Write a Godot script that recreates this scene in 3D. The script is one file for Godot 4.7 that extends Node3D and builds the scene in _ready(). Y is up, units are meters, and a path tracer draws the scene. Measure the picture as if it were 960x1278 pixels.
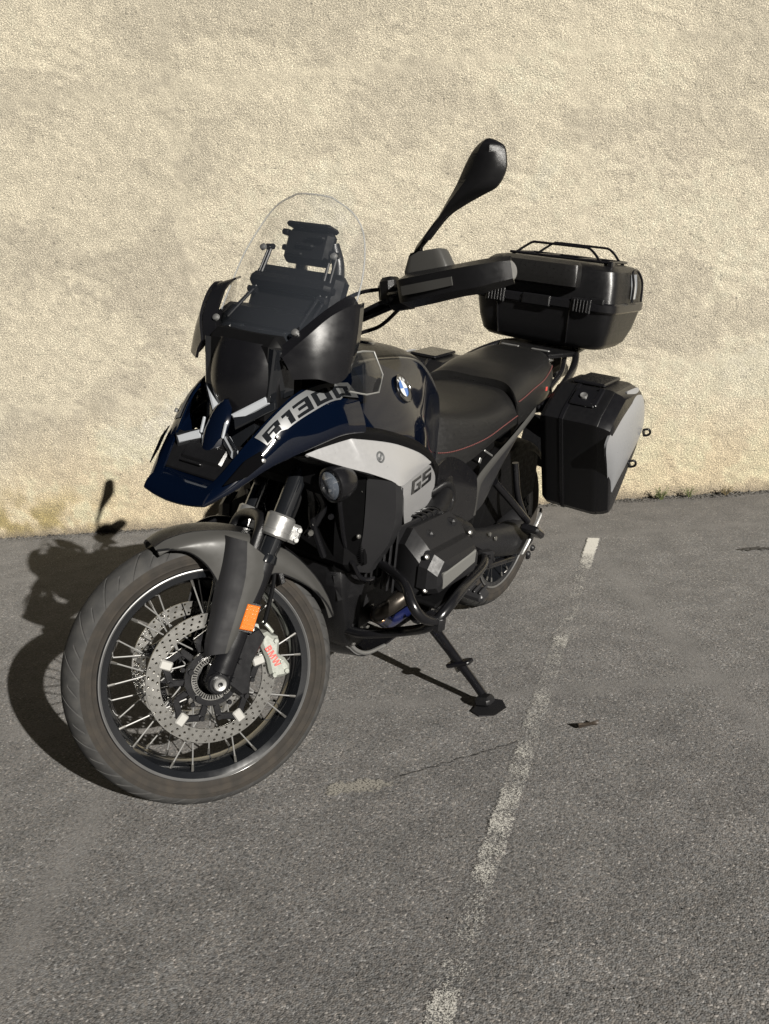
extends Node3D

# ---------------------------------------------------------------- mesh soup
class Mb:
	var v := PackedVector3Array()
	func tri(a: Vector3, b: Vector3, c: Vector3) -> void:
		v.append(a); v.append(b); v.append(c)
	func quad(a: Vector3, b: Vector3, c: Vector3, d: Vector3) -> void:
		tri(a, b, c); tri(a, c, d)
	func merge(o: Mb, xf := Transform3D.IDENTITY) -> void:
		if xf == Transform3D.IDENTITY:
			v.append_array(o.v)
		else:
			v.append_array(xf * o.v)
	func mirrored() -> Mb:
		var m := Mb.new()
		for i in range(0, v.size(), 3):
			m.tri(v[i] * Vector3(1, 1, -1), v[i + 2] * Vector3(1, 1, -1), v[i + 1] * Vector3(1, 1, -1))
		return m
	# rows of equal length; quads between them
	func grid(rows: Array, close_u := false, close_v := false) -> void:
		var n: int = rows.size()
		for i in (n if close_v else n - 1):
			var a: PackedVector3Array = rows[i]
			var b: PackedVector3Array = rows[(i + 1) % n]
			var m := a.size()
			for j in (m if close_u else m - 1):
				var k := (j + 1) % m
				quad(a[j], a[k], b[k], b[j])
	func fan(ring: PackedVector3Array, flip := false) -> void:
		var c := Vector3.ZERO
		for p in ring: c += p
		c /= ring.size()
		for j in ring.size():
			if flip: tri(c, ring[(j + 1) % ring.size()], ring[j])
			else: tri(c, ring[j], ring[(j + 1) % ring.size()])
	func loft(rows: Array, caps := true) -> void:
		grid(rows, true, false)
		if caps:
			fan(rows[0], true); fan(rows[rows.size() - 1])
	func tube(path: Array, r, n := 10, caps := true) -> void:
		var rows := []
		var up := Vector3(0.13, 0.97, 0.2)
		var nrm := Vector3.ZERO
		for i in path.size():
			var a: Vector3 = path[max(i - 1, 0)]
			var b: Vector3 = path[min(i + 1, path.size() - 1)]
			var t := (b - a).normalized()
			if i == 0:
				nrm = t.cross(up).normalized()
				if nrm.length() < 0.5: nrm = t.cross(Vector3.RIGHT).normalized()
			nrm = (nrm - t * nrm.dot(t)).normalized()
			var bi := t.cross(nrm)
			var rr: float = r if not (r is Array) else r[min(i, r.size() - 1)]
			var row := PackedVector3Array()
			for k in n:
				var an := TAU * k / n
				row.append(path[i] + (nrm * cos(an) + bi * sin(an)) * rr)
			rows.append(row)
		loft(rows, caps)
	# profile of (radius, height along z)
	func lathe(profile: Array, n := 32, xf := Transform3D.IDENTITY, close := false) -> void:
		var rows := []
		for p in profile:
			var row := PackedVector3Array()
			for k in n:
				var an := TAU * k / n
				row.append(xf * Vector3(cos(an) * p[0], sin(an) * p[0], p[1]))
			rows.append(row)
		grid(rows, true, close)
	func cyl(a: Vector3, b: Vector3, ra: float, rb := -1.0, n := 20, bev := 0.0) -> void:
		if rb < 0.0: rb = ra
		var z := (b - a).normalized()
		var x := z.cross(Vector3.UP if absf(z.y) < 0.9 else Vector3.RIGHT).normalized()
		var xf := Transform3D(Basis(x, z.cross(x), z), a)
		var l := (b - a).length()
		if bev > 0.0:
			lathe([[0.0001, 0.0], [ra - bev, 0.0], [ra, bev], [rb, l - bev], [rb - bev, l], [0.0001, l]], n, xf)
		else:
			lathe([[0.0001, 0.0], [ra, 0.0], [rb, l], [0.0001, l]], n, xf)
	# chamfered box
	func box(c: Vector3, s: Vector3, bv := 0.004, bas := Basis.IDENTITY) -> void:
		var h := s * 0.5
		bv = min(bv, min(h.x, min(h.y, h.z)) * 0.95)
		var P := func(ix: int, iy: int, iz: int, ax: int) -> Vector3:
			var q := Vector3(ix * (h.x - bv), iy * (h.y - bv), iz * (h.z - bv))
			if ax == 0: q.x = ix * h.x
			elif ax == 1: q.y = iy * h.y
			else: q.z = iz * h.z
			return c + bas * q
		for s1 in [-1, 1]:
			var f: bool = s1 > 0
			_q(P.call(s1, -1, -1, 0), P.call(s1, 1, -1, 0), P.call(s1, 1, 1, 0), P.call(s1, -1, 1, 0), f)
			_q(P.call(-1, s1, -1, 1), P.call(-1, s1, 1, 1), P.call(1, s1, 1, 1), P.call(1, s1, -1, 1), f)
			_q(P.call(-1, -1, s1, 2), P.call(1, -1, s1, 2), P.call(1, 1, s1, 2), P.call(-1, 1, s1, 2), f)
			for s2 in [-1, 1]:
				var g: bool = s1 * s2 > 0
				_q(P.call(s1, s2, -1, 0), P.call(s1, s2, -1, 1), P.call(s1, s2, 1, 1), P.call(s1, s2, 1, 0), g)
				_q(P.call(s1, -1, s2, 0), P.call(s1, 1, s2, 0), P.call(s1, 1, s2, 2), P.call(s1, -1, s2, 2), g)
				_q(P.call(-1, s1, s2, 1), P.call(-1, s1, s2, 2), P.call(1, s1, s2, 2), P.call(1, s1, s2, 1), g)
				for s3 in [-1, 1]:
					var a: Vector3 = P.call(s1, s2, s3, 0)
					var b: Vector3 = P.call(s1, s2, s3, 1)
					var d: Vector3 = P.call(s1, s2, s3, 2)
					if s1 * s2 * s3 > 0: tri(a, d, b)
					else: tri(a, b, d)
	func _q(a: Vector3, b: Vector3, c: Vector3, d: Vector3, flip: bool) -> void:
		if flip: quad(a, d, c, b)
		else: quad(a, b, c, d)
	# outline pts (roughly planar), thickened by vector th away from its front; front edge bevelled
	func plate(pts: Array, th: Vector3, bev := 0.003) -> void:
		var n := pts.size()
		var up := -th.normalized()
		var c := Vector3.ZERO
		for p in pts: c += p
		c /= n
		var front := PackedVector3Array(); var mid := PackedVector3Array(); var back := PackedVector3Array()
		var ex := (Vector3(pts[0]) - c); ex = (ex - up * ex.dot(up)).normalized()
		var ey := up.cross(ex)
		var flat := PackedVector2Array()
		for p in pts: flat.append(Vector2((Vector3(p) - c).dot(ex), (Vector3(p) - c).dot(ey)))
		var cw := Geometry2D.is_polygon_clockwise(flat)
		for i in n:
			var a := flat[(i - 1 + n) % n]; var b := flat[i]; var d := flat[(i + 1) % n]
			var t1 := (b - a).normalized(); var t2 := (d - b).normalized()
			var n1 := Vector2(-t1.y, t1.x); var n2 := Vector2(-t2.y, t2.x)
			if cw: n1 = -n1; n2 = -n2
			var m := (n1 + n2)
			m = m / max(0.35, 1.0 + n1.dot(n2)) if m.length() > 0.01 else n1
			var q: Vector3 = pts[i]
			front.append(q + (ex * m.x + ey * m.y) * bev)
			mid.append(q + th.normalized() * bev)
			back.append(q + th)
		var idx := Geometry2D.triangulate_polygon(flat)
		for i in range(0, idx.size(), 3):
			tri(front[idx[i]], front[idx[i + 1]], front[idx[i + 2]])
			tri(back[idx[i]], back[idx[i + 2]], back[idx[i + 1]])
		for i in n:
			var k := (i + 1) % n
			_q(front[i], front[k], mid[k], mid[i], not cw)
			_q(mid[i], mid[k], back[k], back[i], not cw)
	# control rows -> smooth sheet, th > 0 thickens along the sheet's normals
	func patch(ctrl: Array, su := 6, sv := 6, th := 0.0) -> void:
		var rows := Mb.refine(ctrl, su, sv)
		if th == 0.0:
			grid(rows); return
		var nr := rows.size(); var nc: int = rows[0].size()
		var back := []
		for i in nr:
			var rb := PackedVector3Array()
			for j in nc:
				var du: Vector3 = rows[i][min(j + 1, nc - 1)] - rows[i][max(j - 1, 0)]
				var dv: Vector3 = rows[min(i + 1, nr - 1)][j] - rows[max(i - 1, 0)][j]
				rb.append(rows[i][j] + du.cross(dv).normalized() * th)
			back.append(rb)
		grid(rows)
		for i in nr - 1:
			for j in nc - 1: quad(back[i][j], back[i + 1][j], back[i + 1][j + 1], back[i][j + 1])
			quad(rows[i][0], rows[i + 1][0], back[i + 1][0], back[i][0])
			quad(rows[i][nc - 1], back[i][nc - 1], back[i + 1][nc - 1], rows[i + 1][nc - 1])
		for j in nc - 1:
			quad(rows[0][j], back[0][j], back[0][j + 1], rows[0][j + 1])
			quad(rows[nr - 1][j], rows[nr - 1][j + 1], back[nr - 1][j + 1], back[nr - 1][j])
	static func cr(pts: Array, n: int, closed := false) -> Array:
		var out := []
		var m := pts.size()
		for i in (m if closed else m - 1):
			var p0: Vector3; var p3: Vector3
			var p1: Vector3 = pts[i]; var p2: Vector3 = pts[(i + 1) % m]
			if closed:
				p0 = pts[(i - 1 + m) % m]; p3 = pts[(i + 2) % m]
			else:
				p0 = pts[i - 1] if i > 0 else p1 * 2.0 - p2
				p3 = pts[i + 2] if i + 2 < m else p2 * 2.0 - p1
			for k in n:
				out.append(p1.cubic_interpolate(p2, p0, p3, float(k) / n))
		if not closed: out.append(pts[m - 1])
		return out
	static func refine(ctrl: Array, su: int, sv: int, close_u := false) -> Array:
		var wide := []
		for r in ctrl: wide.append(cr(Array(r), su, close_u))
		var cols := []
		for j in wide[0].size():
			var col := []
			for i in wide.size(): col.append(wide[i][j])
			cols.append(cr(col, sv))
		var rows := []
		for i in cols[0].size():
			var row := PackedVector3Array()
			for j in cols.size(): row.append(cols[j][i])
			rows.append(row)
		return rows
	func mesh(crease := 38.0) -> ArrayMesh:
		var cc := cos(deg_to_rad(crease))
		var nf := v.size() / 3
		var fw := PackedVector3Array(); fw.resize(nf)
		var fu := PackedVector3Array(); fu.resize(nf)
		var key := {}
		var ids := PackedInt32Array(); ids.resize(v.size())
		var lists := []
		for f in nf:
			var a := v[f * 3]; var b := v[f * 3 + 1]; var c := v[f * 3 + 2]
			var w := (c - a).cross(b - a)
			fw[f] = w; fu[f] = w.normalized()
			for k in 3:
				var q := Vector3i((v[f * 3 + k] * 20000.0).round())
				var id: int = key.get(q, -1)
				if id < 0:
					id = lists.size(); key[q] = id
					lists.append(PackedInt32Array())
				ids[f * 3 + k] = id
				lists[id].append(f)
		var nn := PackedVector3Array(); nn.resize(v.size())
		for f in nf:
			for k in 3:
				var s := Vector3.ZERO
				var me := fu[f]
				for g in lists[ids[f * 3 + k]]:
					if fu[g].dot(me) >= cc: s += fw[g]
				nn[f * 3 + k] = s.normalized() if s.length_squared() > 0.0 else Vector3.UP
		var arr := []; arr.resize(Mesh.ARRAY_MAX)
		arr[Mesh.ARRAY_VERTEX] = v
		arr[Mesh.ARRAY_NORMAL] = nn
		var am := ArrayMesh.new()
		am.add_surface_from_arrays(Mesh.PRIMITIVE_TRIANGLES, arr)
		return am

# ---------------------------------------------------------------- helpers
func part(called: String, mb: Mb, mat: Material, parent: Node, crease := 38.0) -> MeshInstance3D:
	return put(called, mb.mesh(crease), mat, parent)

func put(called: String, me: Mesh, mat: Material, parent: Node, xf := Transform3D.IDENTITY) -> MeshInstance3D:
	var o := MeshInstance3D.new()
	o.mesh = me
	o.material_override = mat
	o.transform = xf
	attach(called, o, parent)
	return o

var taken := {}
func attach(called: String, o: Node, parent: Node) -> void:
	var k := str(parent.get_instance_id()) + called
	var n: int = taken.get(k, 0)
	taken[k] = n + 1
	o.name = called if n == 0 else "%s_%03d" % [called, n]
	parent.add_child(o, true)

func holder(called: String, parent: Node, xf := Transform3D.IDENTITY) -> Node3D:
	var o := Node3D.new()
	o.transform = xf
	attach(called, o, parent)
	return o

func tag(o: Node, label: String, category: String, group := "") -> void:
	o.set_meta("label", label); o.set_meta("category", category)
	if group != "": o.set_meta("group", group)

func L(c: Color) -> Color: return c.linear_to_srgb()

# both sides of the bike: the left one is given (z < 0)
func pair(called: String, mb: Mb, mat: Material, parent: Node, crease := 38.0) -> Array:
	return [part(called, mb, mat, parent, crease), part(called, mb.mirrored(), mat, parent, crease)]

# a point on a refined sheet, (u along its columns, v down its rows, both 0..1), lifted off towards side s
func on_sheet(rows: Array, u: float, v: float, lift: float, s: float) -> Vector3:
	var nr := rows.size(); var nc: int = rows[0].size()
	var x: float = clampf(u, 0.0, 1.0) * (nc - 1.001); var y: float = clampf(v, 0.0, 1.0) * (nr - 1.001)
	var i := int(y); var j := int(x)
	var a: Vector3 = rows[i][j].lerp(rows[i][j + 1], x - j)
	var b: Vector3 = rows[i + 1][j].lerp(rows[i + 1][j + 1], x - j)
	var n: Vector3 = (rows[i][j + 1] - rows[i][j]).cross(rows[i + 1][j] - rows[i][j]).normalized()
	if n.z * s < 0.0: n = -n
	return a.lerp(b, y - i) + n * lift

func text_mesh(s: String, size: float, depth: float, bold := true) -> TextMesh:
	var t := TextMesh.new()
	var f := SystemFont.new()
	f.font_names = PackedStringArray(["Droid Sans"])
	f.font_weight = 700 if bold else 400
	t.font = f
	t.text = s
	t.font_size = 64
	t.pixel_size = size / 46.0
	t.depth = depth
	return t

# several alike small pieces, each a part of its own with a shared mesh
var bolt_meshes := {}
func bolts(called: String, spots: Array, dir: Vector3, r: float, mat_: Material, parent: Node) -> void:
	var k := int(r * 100000.0)
	if not bolt_meshes.has(k):
		var m := Mb.new()
		m.lathe([[0.0001, r * 0.8], [r * 0.55, r * 0.8], [r * 0.9, r * 0.62], [r, 0.0]], 14)
		bolt_meshes[k] = m.mesh()
	var z := dir.normalized()
	var x := z.cross(Vector3.UP if absf(z.y) < 0.9 else Vector3.RIGHT).normalized()
	for q in spots:
		put(called, bolt_meshes[k], mat_, parent, Transform3D(Basis(x, z.cross(x), z), q))

func bolt(m: Mb, at: Vector3, dir: Vector3, r := 0.006) -> void:
	m.cyl(at, at + dir.normalized() * r * 0.8, r, r * 0.85, 8)

# ---------------------------------------------------------------- materials
var grain_n: NoiseTexture2D
var fine_n: NoiseTexture2D
var smudge: NoiseTexture2D
func noise_tex(kind: int, freq: float, size: int, seed_: int, oct := 3, normal := 0.0, ramp: Gradient = null) -> NoiseTexture2D:
	var n := FastNoiseLite.new()
	n.noise_type = kind
	n.frequency = freq
	n.seed = seed_
	n.fractal_octaves = oct
	if oct < 2: n.fractal_type = FastNoiseLite.FRACTAL_NONE
	var t := NoiseTexture2D.new()
	t.width = size; t.height = size
	t.seamless = true
	t.noise = n
	if normal > 0.0:
		t.as_normal_map = true
		t.bump_strength = normal
	if ramp: t.color_ramp = ramp
	return t

func grad(pairs: Array) -> Gradient:
	var g := Gradient.new()
	var o := PackedFloat32Array(); var c := PackedColorArray()
	for p in pairs:
		o.append(p[0]); c.append(p[1])
	g.offsets = o; g.colors = c
	return g

func mat(lin: Color, rough: float, metal := 0.0, coat := 0.0) -> StandardMaterial3D:
	var m := StandardMaterial3D.new()
	m.albedo_color = L(lin * Color(0.34, 0.34, 0.34, 1.0))
	m.roughness = rough
	m.metallic = metal
	if coat > 0.0:
		m.clearcoat_enabled = true
		m.clearcoat = coat
		m.clearcoat_roughness = 0.04
	m.cull_mode = BaseMaterial3D.CULL_DISABLED
	return m

func dull(m: StandardMaterial3D, spec: float) -> StandardMaterial3D:
	m.metallic_specular = spec
	return m

# uneven gloss and a grain on a material
func worn(m: StandardMaterial3D, grain := 0.0, scale := 6.0, fine := true) -> StandardMaterial3D:
	m.uv1_triplanar = true
	m.uv1_scale = Vector3.ONE * scale
	m.roughness_texture = smudge
	if grain > 0.0:
		m.normal_enabled = true
		m.normal_texture = fine_n if fine else grain_n
		m.normal_scale = grain
	return m

var M := {}
func make_materials() -> void:
	fine_n = noise_tex(FastNoiseLite.TYPE_SIMPLEX_SMOOTH, 0.16, 512, 3, 2, 5.0)
	grain_n = noise_tex(FastNoiseLite.TYPE_CELLULAR, 0.05, 512, 5, 1, 6.0)
	smudge = noise_tex(FastNoiseLite.TYPE_SIMPLEX_SMOOTH, 0.008, 512, 9, 5, 0.0, grad([[0.0, Color(0.62, 0.62, 0.62)], [0.5, Color(0.82, 0.82, 0.82)], [1.0, Color(1, 1, 1)]]))
	M.blue = dull(mat(Color(0.0011, 0.0031, 0.0100), 0.18, 0.0, 1.0), 0.12)
	M.gloss = worn(mat(Color(0.010, 0.011, 0.013), 0.12, 0.0, 0.6))
	M.plastic = dull(worn(mat(Color(0.0075, 0.0075, 0.0085), 0.42), 0.40, 16.0), 0.36)
	M.satin = dull(worn(mat(Color(0.008, 0.008, 0.0095), 0.30), 0.05, 8.0), 0.42)
	M.dark = dull(worn(mat(Color(0.005, 0.005, 0.0055), 0.7), 0.2, 10.0), 0.15)
	M.granite = dull(worn(mat(Color(0.062, 0.061, 0.058), 0.5)), 0.22)
	M.graphite = dull(worn(mat(Color(0.026, 0.026, 0.028), 0.42)), 0.35)
	M.silver = worn(mat(Color(0.66, 0.66, 0.67), 0.42, 0.55), 0.05, 20.0)
	M.lid = worn(mat(Color(0.48, 0.49, 0.51), 0.42, 0.5), 0.06, 20.0)
	M.alu = worn(mat(Color(0.72, 0.72, 0.71), 0.42, 0.85), 0.1, 20.0)
	M.steel = worn(mat(Color(0.62, 0.61, 0.58), 0.3, 0.9))
	M.chrome = mat(Color(0.8, 0.8, 0.8), 0.1, 1.0)
	M.rim_edge = worn(mat(Color(0.16, 0.16, 0.16), 0.5, 0.4))
	M.spoke = mat(Color(0.62, 0.62, 0.61), 0.32, 0.7)
	M.engine = dull(worn(mat(Color(0.017, 0.017, 0.0185), 0.50, 0.1), 0.25, 16.0), 0.25)
	M.caliper = worn(mat(Color(0.50, 0.52, 0.47), 0.45, 0.45), 0.1, 20.0)
	M.leather = dull(worn(mat(Color(0.012, 0.0118, 0.0118), 0.40), 0.5, 18.0), 0.42)
	M.thread = mat(Color(0.15, 0.022, 0.018), 0.8)
	M.red = mat(Color(0.62, 0.07, 0.055), 0.5)
	M.orange = mat(Color(0.75, 0.17, 0.008), 0.22, 0.0, 0.8)
	M.white = mat(Color(0.72, 0.73, 0.74), 0.4)
	M.bobbin = mat(Color(0.46, 0.455, 0.43), 0.45, 0.3)
	M.lens = mat(Color(0.55, 0.58, 0.62), 0.12, 0.3, 1.0)
	M.badge_blue = mat(Color(0.01, 0.14, 0.50), 0.2, 0.0, 1.0)
	M.bronze = worn(mat(Color(0.42, 0.24, 0.12), 0.32, 0.9))
	M.burnt = worn(mat(Color(0.04, 0.06, 0.28), 0.3, 0.8))
	M.pipe = worn(mat(Color(0.16, 0.14, 0.12), 0.4, 0.9))
	M.inset = mat(Color(0.13, 0.135, 0.14), 0.45, 0.2)
	# rubber with road dust
	var rub := mat(Color(1, 1, 1), 0.82)
	rub.albedo_texture = noise_tex(FastNoiseLite.TYPE_SIMPLEX_SMOOTH, 0.012, 512, 21, 5, 0.0, grad([[0.2, L(Color(0.0560, 0.0555, 0.0550))], [0.5, L(Color(0.0720, 0.0715, 0.0705))], [0.8, L(Color(0.0900, 0.0875, 0.0840))]]))
	rub.uv1_triplanar = true
	rub.uv1_scale = Vector3.ONE * 4.0
	rub.normal_enabled = true
	rub.normal_texture = fine_n
	rub.normal_scale = 0.35
	rub.metallic_specular = 0.12
	M.rubber = rub
	var side := rub.duplicate()
	side.albedo_texture = noise_tex(FastNoiseLite.TYPE_SIMPLEX_SMOOTH, 0.010, 512, 25, 5, 0.0, grad([[0.2, L(Color(0.0400, 0.0372, 0.0340))], [0.5, L(Color(0.0470, 0.0428, 0.0385))], [0.8, L(Color(0.0570, 0.0500, 0.0430))]]))
	M.sidewall = side
	M.grip = worn(mat(Color(0.02, 0.02, 0.02), 0.8), 0.5, 20.0)
	# clear screens
	var g := StandardMaterial3D.new()
	g.transparency = BaseMaterial3D.TRANSPARENCY_ALPHA
	g.albedo_color = Color(0.30, 0.32, 0.35, 0.08)
	g.roughness = 0.03
	g.cull_mode = BaseMaterial3D.CULL_DISABLED
	M.glass = g
	var sm := g.duplicate()
	sm.albedo_color = Color(0.05, 0.055, 0.06, 0.55)
	M.smoke = sm
	var edge := g.duplicate()
	edge.albedo_color = Color(0.42, 0.43, 0.44, 0.42)
	edge.roughness = 0.2
	M.glass_edge = edge
	var cl := g.duplicate()
	cl.albedo_color = Color(0.6, 0.64, 0.7, 0.16)
	M.clear = cl
	M.lamp_cover = dull(mat(Color(0.002, 0.004, 0.011), 0.06, 0.0, 1.0), 0.6)
	M.cover_plate = dull(worn(mat(Color(0.20, 0.20, 0.19), 0.42, 0.2)), 0.3)
	M.hole = dull(mat(Color(0.003, 0.003, 0.0035), 0.9), 0.05)
	M.black_spoke = mat(Color(0.02, 0.02, 0.02), 0.4, 0.4)
	M.edge_light = mat(Color(0.22, 0.22, 0.21), 0.3)

# ---------------------------------------------------------------- setting
const WALL_AT := Vector3(0.0, 0.0, -4.945)
const WALL_TURN := -0.0665
const TEX := 1536

func seam(freq: float, seed_: int, kind: int, oct := 1, ret := FastNoiseLite.RETURN_CELL_VALUE) -> PackedByteArray:
	var n := FastNoiseLite.new()
	n.noise_type = kind
	n.frequency = freq
	n.seed = seed_
	n.cellular_return_type = ret
	n.cellular_jitter = 1.0
	if oct < 2: n.fractal_type = FastNoiseLite.FRACTAL_NONE
	else: n.fractal_octaves = oct
	return n.get_seamless_image(TEX, TEX).get_data()

func image_of(px: PackedByteArray, format: int) -> ImageTexture:
	var im := Image.create_from_data(TEX, TEX, false, format, px)
	return ImageTexture.create_from_image(im)

func asphalt_material() -> StandardMaterial3D:
	var tone := seam(0.23, 11, FastNoiseLite.TYPE_CELLULAR)
	var gap := seam(0.23, 11, FastNoiseLite.TYPE_CELLULAR, 1, FastNoiseLite.RETURN_DISTANCE2_SUB)
	var small := seam(0.33, 17, FastNoiseLite.TYPE_CELLULAR)
	var rough_ := seam(0.11, 23, FastNoiseLite.TYPE_SIMPLEX_SMOOTH, 3)
	var wide := seam(0.006, 5, FastNoiseLite.TYPE_SIMPLEX_SMOOTH, 5)
	var n := TEX * TEX
	var col := PackedByteArray(); col.resize(n * 3)
	var hgt := PackedByteArray(); hgt.resize(n)
	for i in n:
		var t := tone[i]
		var g := gap[i]
		var s := small[i]
		var base := 74.0 + (wide[i] - 128) * 0.06 + (s - 128) * 0.085 + (t - 128) * 0.06
		if t > 242: base += 24.0
		elif t < 26: base -= 14.0
		var q := rough_[i]
		var h: int = 30 + mini(g, 110) + (t >> 3) + (s >> 3) + (q >> 1)
		if q < 84:
			h -= (84 - q)
			base -= (84 - q) * 0.55
		base += (q - 128) * 0.07
		if g < 24: base -= (24 - g) * 1.3
		var warm := 1.0 + (t & 15) * 0.003
		col[i * 3] = clampi(int(base * 1.0 * warm), 0, 255)
		col[i * 3 + 1] = clampi(int(base), 0, 255)
		col[i * 3 + 2] = clampi(int(base * 1.0 / warm), 0, 255)
		hgt[i] = clampi(h, 0, 255)
	var m := StandardMaterial3D.new()
	m.albedo_texture = image_of(col, Image.FORMAT_RGB8)
	m.vertex_color_use_as_albedo = true
	m.roughness = 0.9
	m.uv1_triplanar = true
	m.uv1_world_triplanar = true
	m.uv1_scale = Vector3.ONE * (1.0 / 1.7)
	m.heightmap_enabled = true
	m.heightmap_texture = image_of(hgt, Image.FORMAT_L8)
	m.heightmap_scale = 0.16
	return m

func stucco_material() -> StandardMaterial3D:
	var a := seam(0.16, 31, FastNoiseLite.TYPE_SIMPLEX_SMOOTH, 4)
	var b := seam(0.12, 37, FastNoiseLite.TYPE_CELLULAR, 1, FastNoiseLite.RETURN_DISTANCE)
	var c := seam(0.012, 41, FastNoiseLite.TYPE_SIMPLEX_SMOOTH, 5)
	var d := seam(0.052, 43, FastNoiseLite.TYPE_CELLULAR, 1, FastNoiseLite.RETURN_DISTANCE)
	var n := TEX * TEX
	var col := PackedByteArray(); col.resize(n * 3)
	var hgt := PackedByteArray(); hgt.resize(n)
	for i in n:
		var x := a[i]; var y := b[i]; var w := c[i]; var z := d[i]
		var tone := 109.0 + (x - 128) * 0.34 + (w - 128) * 0.06 + (y - 100) * 0.12
		# pits and smooth trowelled islands
		var h := 110.0 + (x - 128) * 0.62 + (w - 128) * 0.10
		h -= (y - 90) * 0.42
		if z + (x >> 2) > 205:
			h -= (z + (x >> 2) - 205) * 1.1
			tone -= (z + (x >> 2) - 205) * 0.5
		if x > 172: tone += (x - 172) * 0.35
		col[i * 3] = clampi(int(tone * 1.025), 0, 255)
		col[i * 3 + 1] = clampi(int(tone * 0.99), 0, 255)
		col[i * 3 + 2] = clampi(int(tone * 0.92), 0, 255)
		hgt[i] = clampi(int(h), 0, 255)
	var m := StandardMaterial3D.new()
	m.albedo_texture = image_of(col, Image.FORMAT_RGB8)
	m.vertex_color_use_as_albedo = true
	m.roughness = 0.95
	m.uv1_triplanar = true
	m.uv1_world_triplanar = true
	m.uv1_scale = Vector3(1.0 / 2.1, 1.0 / 1.6, 1.0 / 2.1)
	m.heightmap_enabled = true
	m.heightmap_texture = image_of(hgt, Image.FORMAT_L8)
	m.heightmap_scale = 0.6
	return m

func noise(freq: float, seed_: int, oct := 4) -> FastNoiseLite:
	var n := FastNoiseLite.new()
	n.noise_type = FastNoiseLite.TYPE_SIMPLEX_SMOOTH
	n.frequency = freq
	n.seed = seed_
	n.fractal_octaves = oct
	return n

# sheet of vertices with a colour each; f(u, v) -> [position, colour]
func sheet(us: PackedFloat32Array, vs: PackedFloat32Array, f: Callable, up: Vector3) -> ArrayMesh:
	var st := SurfaceTool.new()
	st.begin(Mesh.PRIMITIVE_TRIANGLES)
	for v in vs:
		for u in us:
			var r: Array = f.call(u, v)
			st.set_color(r[1])
			st.add_vertex(r[0])
	var nu := us.size()
	for i in vs.size() - 1:
		for j in nu - 1:
			var a := i * nu + j
			for k in [a, a + nu, a + 1, a + 1, a + nu, a + nu + 1]: st.add_index(k)
	st.generate_normals()
	var me := st.commit()
	# normals must look towards up
	var arr := me.surface_get_arrays(0)
	if (arr[Mesh.ARRAY_NORMAL][0] as Vector3).dot(up) < 0.0:
		var st2 := SurfaceTool.new()
		st2.begin(Mesh.PRIMITIVE_TRIANGLES)
		for k in arr[Mesh.ARRAY_VERTEX].size():
			st2.set_color(arr[Mesh.ARRAY_COLOR][k])
			st2.add_vertex(arr[Mesh.ARRAY_VERTEX][k])
		var ix: PackedInt32Array = arr[Mesh.ARRAY_INDEX]
		for k in range(0, ix.size(), 3):
			st2.add_index(ix[k]); st2.add_index(ix[k + 2]); st2.add_index(ix[k + 1])
		st2.generate_normals()
		me = st2.commit()
	return me

func steps(a: float, b: float, d: float, far: float) -> PackedFloat32Array:
	var o := PackedFloat32Array()
	var e := [far, far * 0.5, far * 0.2]
	for x in e: o.append(a - x)
	var n := int(round((b - a) / d))
	for i in n + 1: o.append(a + (b - a) * i / n)
	e.reverse()
	for x in e: o.append(b + x)
	return o

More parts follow.
